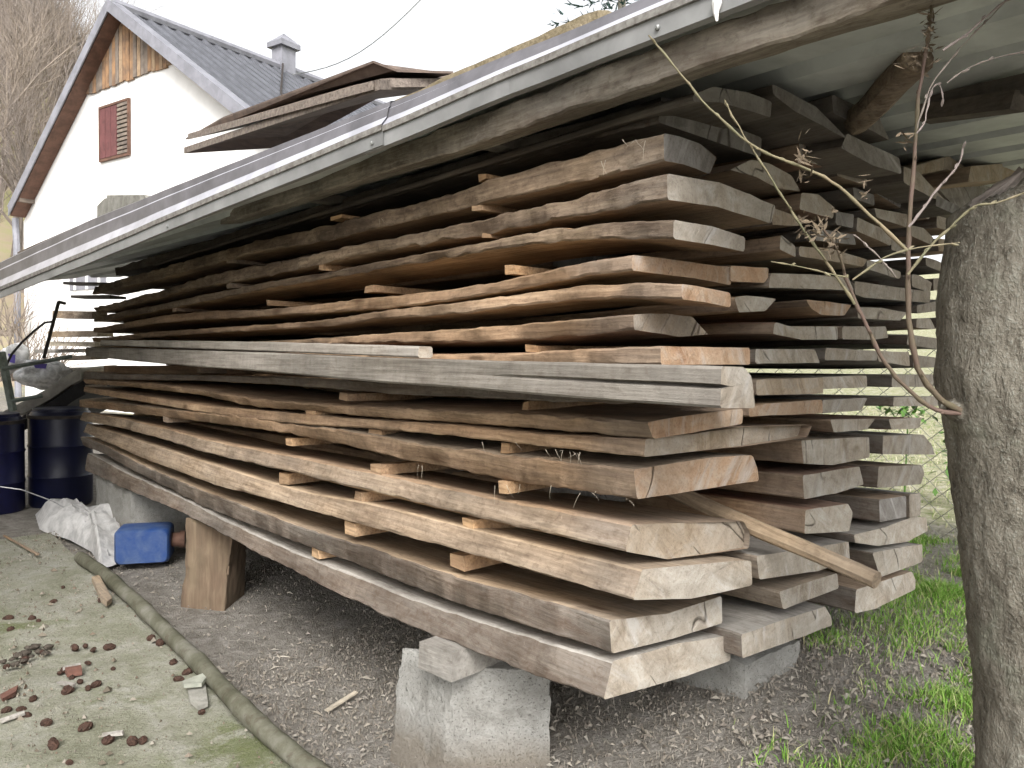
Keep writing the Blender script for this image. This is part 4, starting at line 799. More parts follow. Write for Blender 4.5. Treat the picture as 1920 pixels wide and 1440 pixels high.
# ------------------------------------------------------------------ metal roof over the stack
roof = empty('metal_roof', (1.0, 3.0, at_v(960, 145, 0.99)[2]), 'grey trapezoidal sheet metal roof with pale green underside over the planks', 'roof')
VE = 0.985
zE = lambda y: at_v(960, y, VE)[2]
zfl, zmo, zbr, zup, ztp = zE(178), zE(145), zE(131), zE(117), zE(96)
U0R, U1R = -0.25, 6.5
def ev(u): return -0.16 * max(0, u - 1.19)           # the sheet edge runs a little askew and droops toward the far end
def ez(u): return -0.098 * max(0, u - 1.19)
ZBK = None
def sweep(prof, mis, name, mats, tall=None, ur=None, off=0.0):
    n = len(prof); us = np.linspace(*(ur or (U0R, U1R)), 70); b = MB(); vs = []
    for u in us:
        s = 0.004 * nz(u * 0.9) + 0.0022 * nz(u * 3.7, 3)
        for ip, (v, z) in enumerate(prof):
            if tall: z += tall[ip] * min(2.2, max(0, u - 1.0))
            t = min(1, max(0, (v - VE) / (2.95 - VE))); vs.append((v - off + ev(u) * (1 - t) + 0.003 * nz(u * 1.3, 7), u, z + s + off * .5 + ez(u) * (1 - t) ** 5))
    fs = []; mi = []
    for i in range(len(us) - 1):
        for k in range(n - 1): fs.append((i * n + k, (i + 1) * n + k, (i + 1) * n + k + 1, i * n + k + 1)); mi.append(mis[k])
    b.add(vs, fs, mi); return b.build(name, mats, roof)
# edge flashing: folded flange, drip edge, sloping bead, upstand
prof = [(VE + 0.012, zfl), (VE, zfl + 0.003), (VE, zmo), (VE - 0.005, zmo + 0.001), (VE - 0.004, zbr), (VE + 0.010, zup), (VE + 0.013, zup + (ztp - zup) * .62), (VE + 0.017, zup + (ztp - zup) * .70), (VE + 0.018, ztp), (VE + 0.035, ztp + 0.003), (VE + 0.06, zup - .004)]
TL = [0, 0, 0, 0, .001, .008, .022, .0235, .033, .034, .030]
sweep(prof, [1, 1, 3, 3, 2, 0, 2, 0, 0, 0], 'edge_flashing', ['metal_dark', 'flange_pale', 'metal_sky_sheen', 'metal_mottle'], tall=TL, ur=(U0R, 1.62))
sweep(prof, [1, 1, 3, 3, 2, 0, 2, 0, 0, 0], 'edge_flashing', ['metal_dark', 'flange_pale', 'metal_sky_sheen', 'metal_mottle'], tall=TL, ur=(1.55, 6.5), off=.004)
for u_ in (0.82, 1.585, 2.55):
    b = MB(); c_ = Vector((VE + ev(u_) - .001 - (.004 if u_ > 1.55 else 0), u_, (zfl + zmo) / 2 + ez(u_) + .004 * nz(u_ * .9))); b.tube([c_, c_ - Vector((.003, 0, 0)), c_ - Vector((.005, 0, 0))], [.0045, .0045, .002], 8); b.build('screw', 'galv', roof)
b = MB(); c_ = Vector(at_v(1345, 6, VE - .008)); b.tube([c_ + Vector((0, 0, .01)), c_, c_ + Vector((0, .002, -.012)), c_ + Vector((0, 0, -.026))], [.006, .007, .004, .0015], 7, wob=.5); b.build('dropping', 'plaster', roof)
# rib sheets: trapezoid profile along v, top dark and underside pale with sheet thickness
zs0 = zmo + 0.002
ribs = []; v = VE + 0.03; k = 0
while v < 2.95:
    zz = zs0 + (v - VE) * 0.035
    ribs += [(v, zz), (v + 0.13, zz + .0045), (v + 0.15, zz + .035), (v + 0.19, zz + .0365), (v + 0.21, zz + .0075)]; v += 0.2135
sweep(ribs, [0] * (len(ribs) - 1), 'underside', ['metal_pale'])
sweep([(a, z + 0.0025) for a, z in ribs], [0] * (len(ribs) - 1), 'top_sheet', ['metal_dark'])
# wooden eave beam below the flashing
zb_t, zb_b = at_v(960, 186, VE + 0.03)[2], at_v(960, 241, VE + 0.03)[2]
rr = VE + 0.03
loft_board('eave_beam', [(rr, zb_t), (rr + 0.075, zb_t + .004), (rr + 0.08, zb_b + .012), (rr + 0.006, zb_b)], U0R + 0.1, 2.8, lambda u: 0.004 * nz(u * 1.1), lambda u: 0.006 * nz(u * 2.3, 5),
           ('beam_eave', 'end_grey', 'beam_eave'), 'rough weathered eave beam running below the pale metal roof edge', cat='beam', group='beams on the stack', wob=0.012, rag=.009, nst=140)
# laths under the sheet at the back right
for (a, bq, w, lab) in [((1752, 198), (1935, 160), 0.02, 'upper brown lath under the metal roof at the right edge'), ((1735, 214), (1912, 188), 0.018, 'lower shorter brown lath under the metal roof at the right edge')]:
    A, Bp = at_d(*a, 1.70), at_d(*bq, 1.52); A, Bp = Vector(A), Vector(Bp); d = (Bp - A); m = (A + Bp) / 2; q3 = d.to_track_quat('Y', 'Z').to_matrix()
    b = MB(); b.box(m, (0.022, d.length / 2, w), rot=q3, jit=0.002); tag(b.build('roof_lath', 'plank_dark'), lab, 'lath', 'laths under the roof')
# leaning log end under the roof
A, Bp = Vector(at_d(1628, 205, 1.66)), Vector(at_d(1722, 108, 1.42))
b = MB(); b.tube([A + (Bp - A) * t for t in np.linspace(-.3, 1, 10)], [0.028] * 10, 10, wob=0.25); tag(b.build('log_piece', ['edge_bark'], smooth=45), 'short barky log leaning under the metal roof', 'log')
# rear boards seen past the trunk top
for pts, d, mats, lab in [([(1716, 312), (1778, 293), (1818, 318), (1812, 330), (1775, 318), (1718, 330)], 0.95, ('plank_tan', 'end_tan', 'plank_tan'), 'tan board end resting on the rear of the stack by the trunk top'),
                          ([(1820, 312), (1925, 304), (1930, 335), (1815, 342)], 0.9, ('plank_brown', 'end_tan', 'plank_brown'), 'flat brown board behind the cut top of the trunk'),
                          ([(1752, 345), (1925, 343), (1925, 392), (1800, 396), (1776, 372)], 1.05, ('plank_dark', 'end_dark', 'plank_dark'), 'shaded dark board behind the trunk top, below the flat brown one')]:
    loft_board('plank', px_poly(pts, d), d, 4.2, lambda u: -0.01 * (u - 1), lambda u: 0.0, mats, lab, wob=0.004)

# things lying on the roof
def slab_px(name, pts, v_list, th, mats, label, cat, off=None, grp=None):
    P = [at_v(x, y, vv) for (x, y), vv in zip(pts, v_list)]
    b = MB(); b.prism([tuple(p) for p in P], (0, 0, th), 0, 1); return tag(b.build(name, mats), label, cat, grp)
slab_px('old_panel', [(345, 288), (540, 276), (705, 186), (840, 168), (712, 168), (520, 232)], [1.30, 1.62, 1.62, 1.9, 1.30, 1.30], 0.030, ['sheet_old', 'sheet_edge'], 'dark lowest panel of the pile lying on the metal roof', 'panel', grp='panels piled on the roof')
slab_px('old_panel', [(352, 262), (700, 168), (715, 164), (842, 162), (850, 150), (560, 195)], [1.29, 1.29, 1.34, 1.62, 1.9, 1.7], 0.028, ['sheet_old', 'sheet_edge'], 'middle panel with a crumbly light edge in the pile on the roof', 'panel', grp='panels piled on the roof')
slab_px('old_panel', [(348, 262), (420, 222), (700, 118), (745, 135), (850, 138), (600, 196)], [1.30, 1.31, 1.36, 1.40, 1.6, 1.7], 0.008, ['sheet_old', 'sheet_old'], 'thin brown top sheet curling over the pile on the roof', 'panel', grp='panels piled on the roof')
# mossy board behind the flashing
mb_pts = [(330, 352), (440, 310), (545, 275), (700, 205), (830, 137), (925, 99), (1040, 45), (1120, 8)]
VMB = 1.16
zf = interp_fn([at_v(x, y, VMB) for x, y in mb_pts]); u_a = at_v(1120, 6, VMB)[1]; u_b = at_v(330, 352, VMB)[1]
b = MB(); vs = []; us = np.linspace(u_a, u_b, 60)
for u in us:
    z = zf(min(u, 5.3)); j = 0.008 * nz(u * 6) + 0.004 * nz(u * 21)
    zlo = zs0 + 0.006 + .045
    vs += [(VMB, u, zlo), (VMB + .002, u, z - .008 + j), (VMB + .03, u, z + j), (VMB + .09, u, z + j * .5), (VMB + .12, u, zlo)]
b.add(vs, [(i * 5 + k, (i + 1) * 5 + k, (i + 1) * 5 + k + 1, i * 5 + k + 1) for i in range(59) for k in range(4)] + [(4, 3, 2, 1, 0), tuple(59 * 5 + k for k in range(5))])
tag(b.build('mossy_board', 'moss_tan', smooth=50), 'long moss-covered tan board lying on the roof behind the metal edge', 'board')
for pts, vv, lab in [([(182, 408), (262, 382), (262, 366), (196, 372), (182, 386)], 1.14, 'larger flat grey stone weighing down the roof on the left'), ([(200, 373), (275, 372), (270, 365), (200, 366)], 1.16, 'thin slab on top of the flat stone on the roof')]:
    P = [at_v(x, y, vv) for x, y in pts]; b = MB(); b.prism([tuple(p) for p in P], (0.16, 0.02, 0.0)); tag(b.build('roof_stone', 'stone'), lab, 'stone', 'weights on the roof')
A, Bp = Vector(at_v(35, 476, 1.08)), Vector(at_v(182, 414, 1.08)); d = Bp - A; b = MB()
b.box((A + Bp) / 2 + Vector((.06, 0, 0)), (0.07, d.length / 2, 0.012), rot=d.to_track_quat('Y', 'Z').to_matrix(), jit=.003); tag(b.build('loose_lath', 'plank_dark'), 'dark loose lath sticking out past the far left end of the roof', 'lath')

# ------------------------------------------------------------------ house
ga = np.array([*(RW @ _cr(-1150, 652))[:2], 0]); ga /= np.linalg.norm(ga); gb = np.array([ga[1], -ga[0], 0])   # ga: left along the gable, gb: away along the ridge
HO = at_d(215, 245, 13.5)
def gp(x, y, off=0.0):
    r = wray(x, y); t = ((HO - CAM) @ gb + off) / (r @ gb); return CAM + r * t
hst = gp(43, 385) * np.array([1, 1, 0])
house = empty('house', hst, 'white plastered house with dark metal roof and wooden gable top', 'house')
def sz(p): return ((p - HO) @ ga, p[2])
OV = 0.30
ap_s, ap_z = sz(gp(203, 10, -OV)); le_s, le_z = sz(gp(17, 395, -OV))
slope = (ap_z - le_z) / (le_s - ap_s); slope_r = 0.66
wl_s = sz(gp(44, 385))[0]; wr_s = ap_s - (wl_s - ap_s) * slope / slope_r
def hp(s, z, d): return HO * np.array([1, 1, 0]) + ga * s + gb * d + np.array([0, 0, z])
# ridge length from the far ridge end
r = wray(628, 136); A_ = HO * np.array([1, 1, 0]) + ga * ap_s
M2 = np.array([[gb[0], -r[0]], [gb[1], -r[1]]]); tt_ = np.linalg.solve(M2, (CAM - A_)[:2]); RL = max(7.0, min(14, tt_[0] + 1.0))
zr = lambda s: ap_z - 0.075 - (s - ap_s) * slope if s > ap_s else ap_z - 0.075 - (ap_s - s) * slope_r
b = MB()
for (d0, rev) in ((0, False),):
    w = [hp(wl_s, -0.2, 0), hp(wl_s, zr(wl_s), 0), hp(ap_s, zr(ap_s), 0), hp(wr_s, zr(wr_s), 0), hp(wr_s, -.2, 0)]
    b.prism(w, gb * (RL - 0.3))
b.build('wall', 'plaster', house)
# roof slabs with ribs
for sgn, nm in ((1, 'roof_slope'), (-1, 'roof_slope')):
    b = MB(); e_s = le_s if sgn > 0 else ap_s - (le_s - ap_s) * slope / slope_r
    p0, p1 = hp(ap_s, ap_z, -OV), hp(e_s, le_z, -OV); th = np.array([0, 0, -0.06])
    b.prism([p0, p1, p1 + th, p0 + th], gb * (RL + OV))
    ro = b.build(nm, 'house_roof', house)
    rb = MB(); nrm = np.cross(p1 - p0, gb); nrm /= np.linalg.norm(nrm); nrm = nrm if nrm[2] > 0 else -nrm
    kk = 0.12
    while kk < RL + OV:
        c0, c1 = p0 + gb * kk, p1 + gb * kk; o = nrm * 0.035
        rb.add([c0, c1, c0 + o + gb * .03, c1 + o + gb * .03, c0 + o + gb * .08, c1 + o + gb * .08, c0 + gb * .11, c1 + gb * .11], [(0, 1, 3, 2), (2, 3, 5, 4), (4, 5, 7, 6)]); kk += 0.26
    ob = rb.build('roof_rib_sheet', 'house_roof', ro, origin=None)
    # rake flashing
    fb = MB(); f0 = p0 - gb * 0.02 + np.array([0, 0, .05]); f1 = p1 - gb * 0.02 + np.array([0, 0, .05])
    fb.prism([f0, f1, f1 + np.array([0, 0, -0.15]), f0 + np.array([0, 0, -0.15])], gb * 0.02)
    fb.prism([f0, f1, f1 + nrm * .05, f0 + nrm * .05], gb * 0.2); fb.build('rake_flashing', 'house_trim', house)
    sb_ = MB(); t2 = np.array([0, 0, -0.065]); s0, s1 = p0 + t2 + gb * .02, p1 + t2 + gb * .02
    sb_.prism([s0, s1, s1 + np.array([0, 0, -0.03]), s0 + np.array([0, 0, -0.03])], gb * (OV - .03)); sb_.build('soffit', 'trim_brown', house)
b = MB(); c0 = hp(ap_s, ap_z + 0.06, -OV); b.tube([c0, c0 + gb * (RL + OV)], 0.09, 8); b.build('ridge_cap', 'house_trim', house)
# gable cladding boards
clL, clR = sz(gp(138, 186)), sz(gp(330, 108)); zc0 = (clL[1] + clR[1]) / 2 - 0.02
nb = 26; s_hi, s_lo = min(wl_s, ap_s + (zr(ap_s) - zc0) / slope), max(wr_s, ap_s - (zr(ap_s) - zc0) / slope_r)
for i in range(nb):
    sa, sb2 = s_lo + (s_hi - s_lo) * i / nb, s_lo + (s_hi - s_lo) * (i + 1) / nb - 0.012
    za, zb2 = min(zr(sa), zr(sa)) - .02, zr(sb2) - .02; zl = zc0 - random.uniform(0, 0.04) - 0.02
    b = MB(); mid = [(sa, zl), (sb2, zl), (sb2, max(zl + .02, zb2)), (sa, max(zl + .02, za))]
    if sa < ap_s < sb2: mid.insert(3, (ap_s, zr(ap_s) - .02))
    dd = -0.03 - random.uniform(0, .012)
    b.prism([hp(s, z, dd) for s, z in mid], gb * (-dd - 0.002)); b.build('cladding_board', random.choice(['clad_a', 'clad_b', 'clad_c', 'clad_a', 'clad_b']), house)
# window with shutter
def gwin(x0, y0, x1, y1, nm):
    a, c = sz(gp(x0, y0)), sz(gp(x1, y1)); return max(a[0], c[0]), min(a[0], c[0]), max(a[1], c[1]), min(a[1], c[1])
sL, sR, zT, zB = 0.40, -0.48, 5.235, 4.37
def gbox(s0, s1, z0, z1, d0, d1, name, m, par):
    b = MB(); b.prism([hp(s0, z0, d0), hp(s1, z0, d0), hp(s1, z1, d0), hp(s0, z1, d0)], gb * (d1 - d0)); return b.build(name, m, par)
win = gbox(sL, sR, zB, zT, -0.012, 0.01, 'window', 'glass_dark', house)
fr = MB()
for (a0, a1, z0, z1) in ((sL + .04, sL, zB - .04, zT + .04), (sR, sR - .04, zB - .04, zT + .04), (sL, sR, zT, zT + .04), (sL, sR, zB - .04, zB)):
    fr.prism([hp(a0, z0, -0.05), hp(a1, z0, -0.05), hp(a1, z1, -0.05), hp(a0, z1, -0.05)], gb * .045)
fr.build('window_frame', 'trim_brown', house)
sm = sL + (sR - sL) * 0.62
for k in range(3):
    a0 = sL + (sm - sL) * k / 3; a1 = sL + (sm - sL) * (k + 1) / 3 + .012
    gbox(a0, a1, zB + .01, zT - .01, -0.045, -0.015, 'shutter_board', 'shutter_red', house)
for k in range(12):
    z0 = zB + (zT - zB) * k / 12; gbox(sm - .015, sR, z0 + .012, z0 + (zT - zB) / 12 - 0.012, -0.05, -0.02, 'louvre_slat', 'clad_b', house)
# lower window below the eave line
sL2, sR2, zT2, zB2 = gwin(132, 504, 200, 540, 'w2')
gbox(sL2, sR2, zB2, zT2, -0.02, .01, 'window', 'house_trim', house)
for k in range(3): gbox(sL2 + (sR2 - sL2) * (k + .42) / 3, sL2 + (sR2 - sL2) * (k + .58) / 3, zB2, zT2, -0.035, -.021, 'window_bar', 'plaster', house)
# rafter tails, downpipe
for (x, y) in ((136, 160), (42, 372)):
    s, z = sz(gp(x, y, -OV * .6)); gbox(s + .06, s - .1, z - .08, z + .06, -OV + .03, 0.0, 'rafter_tail', 'clad_b', house)
b = MB(); pA = hp(wl_s + .12, le_z - .1, -.1); b.tube([pA, pA + np.array([0, 0, -.5]) - ga * .05, pA + np.array([0, 0, -3.5]) - ga * .05], .06, 8); b.build('downpipe', 'house_trim', house)
# chimney
r = wray(535, 110); tt_ = np.linalg.solve(np.array([[gb[0], -r[0]], [gb[1], -r[1]]]), (CAM - A_)[:2]); dch = tt_[0]; dist_c = tt_[1]
cw = 0.5 * 42 / FPX * dist_c; zc1 = CAM[2] + wray(535, 66)[2] * dist_c - .28; cw *= .86
b = MB(); cb = hp(ap_s + .05, 0, dch); rotz = math.atan2(gb[1], gb[0])
b.box((cb[0], cb[1], (ap_z - .5 + zc1) / 2), (cw * .9, cw * .8, (zc1 - ap_z + .5) / 2), rz=rotz); ch = b.build('chimney', 'house_trim', house)
b = MB(); c4 = [np.array([*(Matrix.Rotation(rotz, 3, 'Z') @ Vector((sx * cw * 1.25, sy * cw * 1.15, 0)))]) + np.array([cb[0], cb[1], zc1 + .004]) for sx, sy in ((-1, -1), (1, -1), (1, 1), (-1, 1))]
b.add(c4 + [p + np.array([0, 0, .1]) for p in c4] + [np.array([cb[0], cb[1], zc1 + .32])], [(3, 2, 1, 0), (0, 1, 5, 4), (1, 2, 6, 5), (2, 3, 7, 6), (3, 0, 4, 7), (4, 5, 8), (5, 6, 8), (6, 7, 8), (7, 4, 8)])
b.build('chimney_cap', 'house_trim', house)
# lightning wire on the roof slope
rs = [hp(ap_s - .05, ap_z + .12, dch - .1), hp(ap_s - 2.0, ap_z - 2.0 * slope_r + .07, dch - 1.7), hp(ap_s - 2.3, ap_z - 2.3 * slope_r + .07, dch - 1.9), hp(ap_s - 3.6, ap_z - 3.6 * slope_r + .07, dch - 1.9)]
b = MB(); b.tube(rs, .02, 5); b.build('lightning_wire', 'iron', house)
# small flue left of the gable
b = MB(); f0 = hp(sz(gp(100, 170))[0], 0, 3.2); zz = CAM[2] + wray(103, 163)[2] * np.dot(RW[:, 2], f0 - CAM)
b.box((f0[0], f0[1], zz - .35), (.17, .17, .35), rz=rotz); b.box((f0[0], f0[1], zz + .05), (.21, .21, .05), rz=rotz); b.build('flue', 'house_trim', house)
# power line
b = MB(); e0 = Vector(hp(ap_s - .1, zc1 - .5, dch + .1)); e1 = Vector(at_d(800, -12, 15.0)); b.tube([e0.lerp(e1, t) + Vector((0, 0, -.35 * math.sin(math.pi * t))) for t in np.linspace(0, 1.3, 16)], .012, 4)
tag(b.build('power_line', 'galv'), 'thin cable running from the house chimney into the sky', 'cable')

# ------------------------------------------------------------------ bare trees on the hillside
def tree_mesh(h, seed, spread=0.5, thin=1.0):
    rd = random.Random(seed); trunk = MB(); crown = MB()
    def grow(p, d, ln, r, lev, mb):
        n = 4; pts = [p]; rads = [r]
        for i in range(n):
            d = (d + Vector((rd.uniform(-1, 1), rd.uniform(-1, 1), rd.uniform(-.4, .7))) * 0.17).normalized(); p = p + d * ln / n; pts.append(p); rads.append(r * (1 - 0.6 * (i + 1) / n))
        mb.tube(pts, rads, 6 if lev == 0 else (4 if lev < 2 else 3), cap=False)
        if lev >= 3: return
        for i in range(1, n + 1):
            for _ in range(2 if lev < 3 else 2):
                if lev == 0 and i < 2: continue
                nd_ = (d + Vector((rd.uniform(-1, 1), rd.uniform(-1, 1), rd.uniform(-.2, .9))) * (spread + .25 * lev)).normalized()
                grow(pts[i], nd_, ln * rd.uniform(.42, .66), rads[i] * .6, lev + 1, crown)
    grow(Vector((0, 0, -.3)), Vector((0, 0, 1)), h * .6, h * .016 * thin, 0, trunk)
    return trunk, crown
protos = []
for k in range(3):
    root = empty('bare_tree', (0, 0, 0), 'bare leafless tree in the thin wood on the hillside', 'tree', 'bare trees on the hillside')
    t, c = tree_mesh(9 + k, 40 + k, .5 + .1 * k); t.build('trunk', 'twig_grey', root, origin=(0, 0, 0)); c.build('crown', 'twig_grey' if k != 1 else 'twig_tan', root, origin=(0, 0, 0)); protos.append(root)
def hill_z(x, y):
    dist = x * hd[0] + y * hd[1]; lat = x * hr[0] + y * hr[1]
    rise = max(0, (dist - 26)) * 0.62 * (0.5 + 0.5 * math.tanh((8 - lat) / 12)); return -0.3 + rise + 1.2 * nz(dist * .07, lat * .07) * min(1, rise)
cnt = 0; rdt = random.Random(5)
for i in range(64):
    px = rdt.uniform(-60, 190); dist = rdt.uniform(30, 80); r = wray(px, 650); r = r / math.hypot(r[0], r[1]); x, y = r[0] * dist, r[1] * dist
    if px > 150 and dist < 45: continue
    z = hill_z(x, y); pr = protos[i % 3]
    if cnt < 3: o = protos[cnt]; o.location = (x, y, z - .2); o.rotation_euler.z = rdt.uniform(0, 6)
    else: o = copy_tree(pr, (x, y, z - .2), rdt.uniform(0, 6), rdt.uniform(.75, 1.25))
    cnt += 1
# dark little orchard tree on the green patch
p = at_d(12, 250, 40); root = empty('orchard_tree', (p[0], p[1], p[2] - 0.2), 'small dark forked tree on the green patch at the left edge', 'tree')
t, c = tree_mesh(2.4, 77, .8, 2.6); t.build('trunk', 'iron', root, origin=(0, 0, 0)).location = (0, 0, 0); c.build('crown', 'iron', root, origin=(0, 0, 0)).location = (0, 0, 0)
# shrubs near the left edge under the roof end
for i, (px, py, d, s, lab) in enumerate([(20, 640, 10.5, 1.0, 'brown bare shrub at the left edge behind the white bags'), (75, 628, 12.0, .8, 'thin bare shrub in front of the white house wall'), (10, 560, 15, 1.3, 'taller pinkish bare bush behind the roof end')]):
    q = at_d(px, py + 60, d); root = empty('bare_shrub', (q[0], q[1], q[2]), lab, 'shrub', 'bare shrubs by the house')
    mb = MB(); rd = random.Random(90 + i)
    for _ in range(46):
        d0 = Vector((rd.uniform(-1, 1), rd.uniform(-1, 1), rd.uniform(.6, 1.6))).normalized(); p = Vector((rd.uniform(-.25, .25), rd.uniform(-.25, .25), -.1)); pts = [p]
        for _k in range(5): d0 = (d0 + Vector((rd.uniform(-1, 1), rd.uniform(-1, 1), rd.uniform(-.5, .5))) * .28).normalized(); p = p + d0 * .2 * s; pts.append(p)
        mb.tube(pts, [.012, .01, .008, .006, .005, .003], 3, cap=False)
    o = mb.build('branches', 'twig_tan', root, origin=(0, 0, 0)); o.location = (0, 0, 0)
# blue spruce behind the roof
q = at_d(1165, 60, 12.0); root = empty('blue_spruce', (q[0], q[1], 0.0), 'blue-green spruce crown showing above the metal roof edge', 'tree')
b = MB(); b.tube([(q[0], q[1], -.2), (q[0], q[1], 9.5)], [.14, .02], 8); b.build('trunk', 'bark', root)
nb_ = MB(); rd = random.Random(3); V_ = []; F_ = []
for k in range(520):
    z = rd.uniform(1.0, 9.3); R = (9.6 - z) * .30 + .1; an = rd.uniform(0, 2 * math.pi); L = R * rd.uniform(.55, 1.0)
    c, s = math.cos(an), math.sin(an)
    for m in range(12):
        t = rd.uniform(.15, 1.0); base = Vector((q[0] + c * L * t, q[1] + s * L * t, z - L * t * .18 + .12 * t * t)); dv = Vector((c + rd.uniform(-.9, .9), s + rd.uniform(-.9, .9), rd.uniform(-.3, .8))).normalized() * rd.uniform(.10, .2)
        w = dv.cross(Vector((rd.uniform(-1, 1), rd.uniform(-1, 1), 1))).normalized() * .016
        i0 = len(V_); V_ += [base - w, base + w, base + dv]; F_.append((i0, i0 + 1, i0 + 2))
nb_.add(V_, F_); nb_.build('crown', 'needle', root)

# ------------------------------------------------------------------ pruned tree at the right
TD = 1.16
tp = at_d(1920, 720, TD); tree = empty('pruned_tree', (tp[0], tp[1], 0.0), 'pruned grey-brown tree trunk with thin sprouts at the right edge', 'tree')
left_edge = [(300, 1800), (345, 1797), (400, 1790), (450, 1788), (520, 1778), (600, 1773), (700, 1772), (770, 1785), (800, 1792), (950, 1808), (1150, 1831), (1300, 1846), (1440, 1848), (1700, 1850), (2050, 1842)]
wid = [(300, 210), (400, 262), (520, 285), (700, 290), (900, 270), (1150, 255), (1440, 255), (1800, 270), (2050, 300)]
ysl = [q[0] for q in left_edge]; xsl = [q[1] for q in left_edge]
b = MB(); pts = []; rad = []
for y in np.linspace(2050, 372, 150):
    xl = np.interp(y, ysl, xsl); w = np.interp(y, [a for a, _ in wid], [c for _, c in wid]); pts.append(at_d(xl + w / 2, y, TD)); rad.append(w / 2 / FPX * TD)
vs0 = len(b.v); b.tube(pts, rad, 96, wob=0.02, cap=False)
# roughened bark relief and the slanting pruning cut
V = np.array(b.v)
for i in range(len(V)):
    p = V[i]; c = np.array(pts[i // 96]); o = p - c; o[2] = 0; o /= max(1e-6, np.linalg.norm(o))
    V[i] = p + o * (0.0028 * nz(p[0] * 34, p[1] * 34, p[2] * 16) - 0.0022 * max(0, 1 - abs(nz(p[0] * 60, p[1] * 60, p[2] * 14)) / .10) + 0.0025 * nz(p[0] * 110, p[1] * 110, p[2] * 70))
b.v = [tuple(p) for p in V]
top0 = 149 * 96; ctr = np.array(pts[-1]); nrm_ = len(b.v)
cam_right = RW[:, 0]
for k in range(96):
    p = np.array(b.v[top0 + k]); side = (p - ctr) @ cam_right / rad[-1]; z = p[2] + 0.035 * (0.6 + side) + .008 * nz(k * .4)
    b.v[top0 + k] = (p[0], p[1], z)
ring2 = []
for k in range(96):
    p = np.array(b.v[top0 + k]); q = ctr + (p - ctr) * .7; q[2] = p[2] + 0.016 + .012 * nz(k * .65, 3); ring2.append(tuple(q))
c2 = tuple(np.mean(np.array(ring2), 0) + np.array([0, 0, .004]))
base = len(b.v); b.v += ring2 + [c2]
for k in range(96):
    k2 = (k + 1) % 96; b.f.append((top0 + k, top0 + k2, base + k2, base + k)); b.m.append(0); b.f.append((base + k, base + k2, base + 96)); b.m.append(1)
b.build('trunk', ['bark', 'cut_wood'], tree, smooth=60)
def br(pts, d, r0, r1, m, nm='branch'):
    d0, d1 = d if hasattr(d, '__len__') else (d, d); n = len(pts)
    raw = [Vector(at_d(x, y, d0 + (d1 - d0) * i / (n - 1))) for i, (x, y) in enumerate(pts)]
    P = []
    for i in range(n - 1):   # catmull-rom
        p0, p1, p2, p3 = raw[max(i - 1, 0)], raw[i], raw[i + 1], raw[min(i + 2, n - 1)]
        for t in (0, .25, .5, .75):
            P.append(0.5 * ((2 * p1) + (p2 - p0) * t + (2 * p0 - 5 * p1 + 4 * p2 - p3) * t * t + (3 * p1 - p0 - 3 * p2 + p3) * t ** 3))
    P.append(raw[-1]); b = MB(); P = [p + Vector((nz(p.x * 60, p.y * 60, p.z * 60), nz(p.x * 60 + 9, p.y * 60, p.z * 60), 0)) * .0022 for p in P]; b.tube(P, [.6 * r0 + .6 * (r1 - r0) * (i / (len(P) - 1)) * 1.0 + (.0007 if i % 4 == 2 else 0) for i in range(len(P))], 8, wob=.15)
    for i in range(3, len(P) - 1, 4):
        q = P[i]; d_ = (P[i + 1] - P[i - 1]).normalized(); sd2 = d_.orthogonal().normalized() * (1 if i % 8 == 3 else -1); b.tube([q, q + (d_ + sd2).normalized() * .006, q + (d_ * 1.4 + sd2).normalized() * .009], [.0016, .0017, .0004], 5)
    return b.build(nm, m, tree, smooth=60)
br([(1800, 770), (1760, 745), (1722, 690), (1706, 600), (1703, 500), (1706, 400), (1716, 270), (1727, 150), (1742, 60), (1750, -40)], (1.13, 1.02), .0075, .0025, 'sprout_red')
br([(1800, 775), (1755, 768), (1700, 728), (1660, 680), (1625, 610), (1595, 545), (1580, 500), (1570, 465), (1540, 425)], (1.13, 1.04), .0058, .002, 'sprout_red')
br([(1701, 470), (1630, 403), (1573, 350), (1513, 317), (1460, 297), (1407, 270), (1330, 203), (1280, 143), (1216, 66)], (1.05, .98), .0038, .0016, 'sprout_green')
br([(1603, 570), (1575, 528), (1540, 478), (1507, 432), (1475, 382), (1450, 340), (1397, 257), (1357, 187)], (1.05, 1.0), .003, .0012, 'sprout_green')
br([(1702, 515), (1747, 460), (1790, 418), (1827, 387), (1870, 380), (1930, 358)], (1.05, 0.99), .003, .0016, 'sprout_green')
br([(1705, 425), (1740, 378), (1775, 335), (1796, 310), (1808, 268)], (1.05, 1.02), .0028, .0012, 'sprout_pale')
br([(1600, 525), (1660, 482), (1720, 465), (1800, 455)], (1.05, 1.0), .0022, .001, 'sprout_green')
br([(1718, 250), (1735, 225), (1745, 170), (1760, 160), (1768, 195)], (1.03, 1.03), .0016, .0008, 'sprout_pale')
br([(1720, 240), (1745, 165), (1800, 90), (1860, 30), (1900, -15)], (1.03, .98), .0014, .001, 'twig_grey')
br([(1768, 95), (1815, 62), (1850, 30), (1895, -5)], (1.0, .97), .0026, .0016, 'sprout_pale')
br([(1776, 156), (1815, 128), (1870, 108), (1925, 96)], (1.0, .97), .0012, .0008, 'twig_grey')
br([(1680, 520), (1655, 490), (1620, 455), (1600, 440)], (1.04, 1.02), .0014, .0008, 'twig_grey')
br([(1445, 490), (1500, 500), (1560, 514), (1590, 520)], (1.0, 1.03), .0009, .0013, 'sprout_green')
b = MB(); b.tube([at_d(1806, 772, 1.15), at_d(1788, 768, 1.145), at_d(1776, 766, 1.14), at_d(1768, 764, 1.135)], [.020, .016, .011, .006], 12, wob=.4); b.build('branch_collar', 'bark', tree, smooth=60)
rd = random.Random(11)
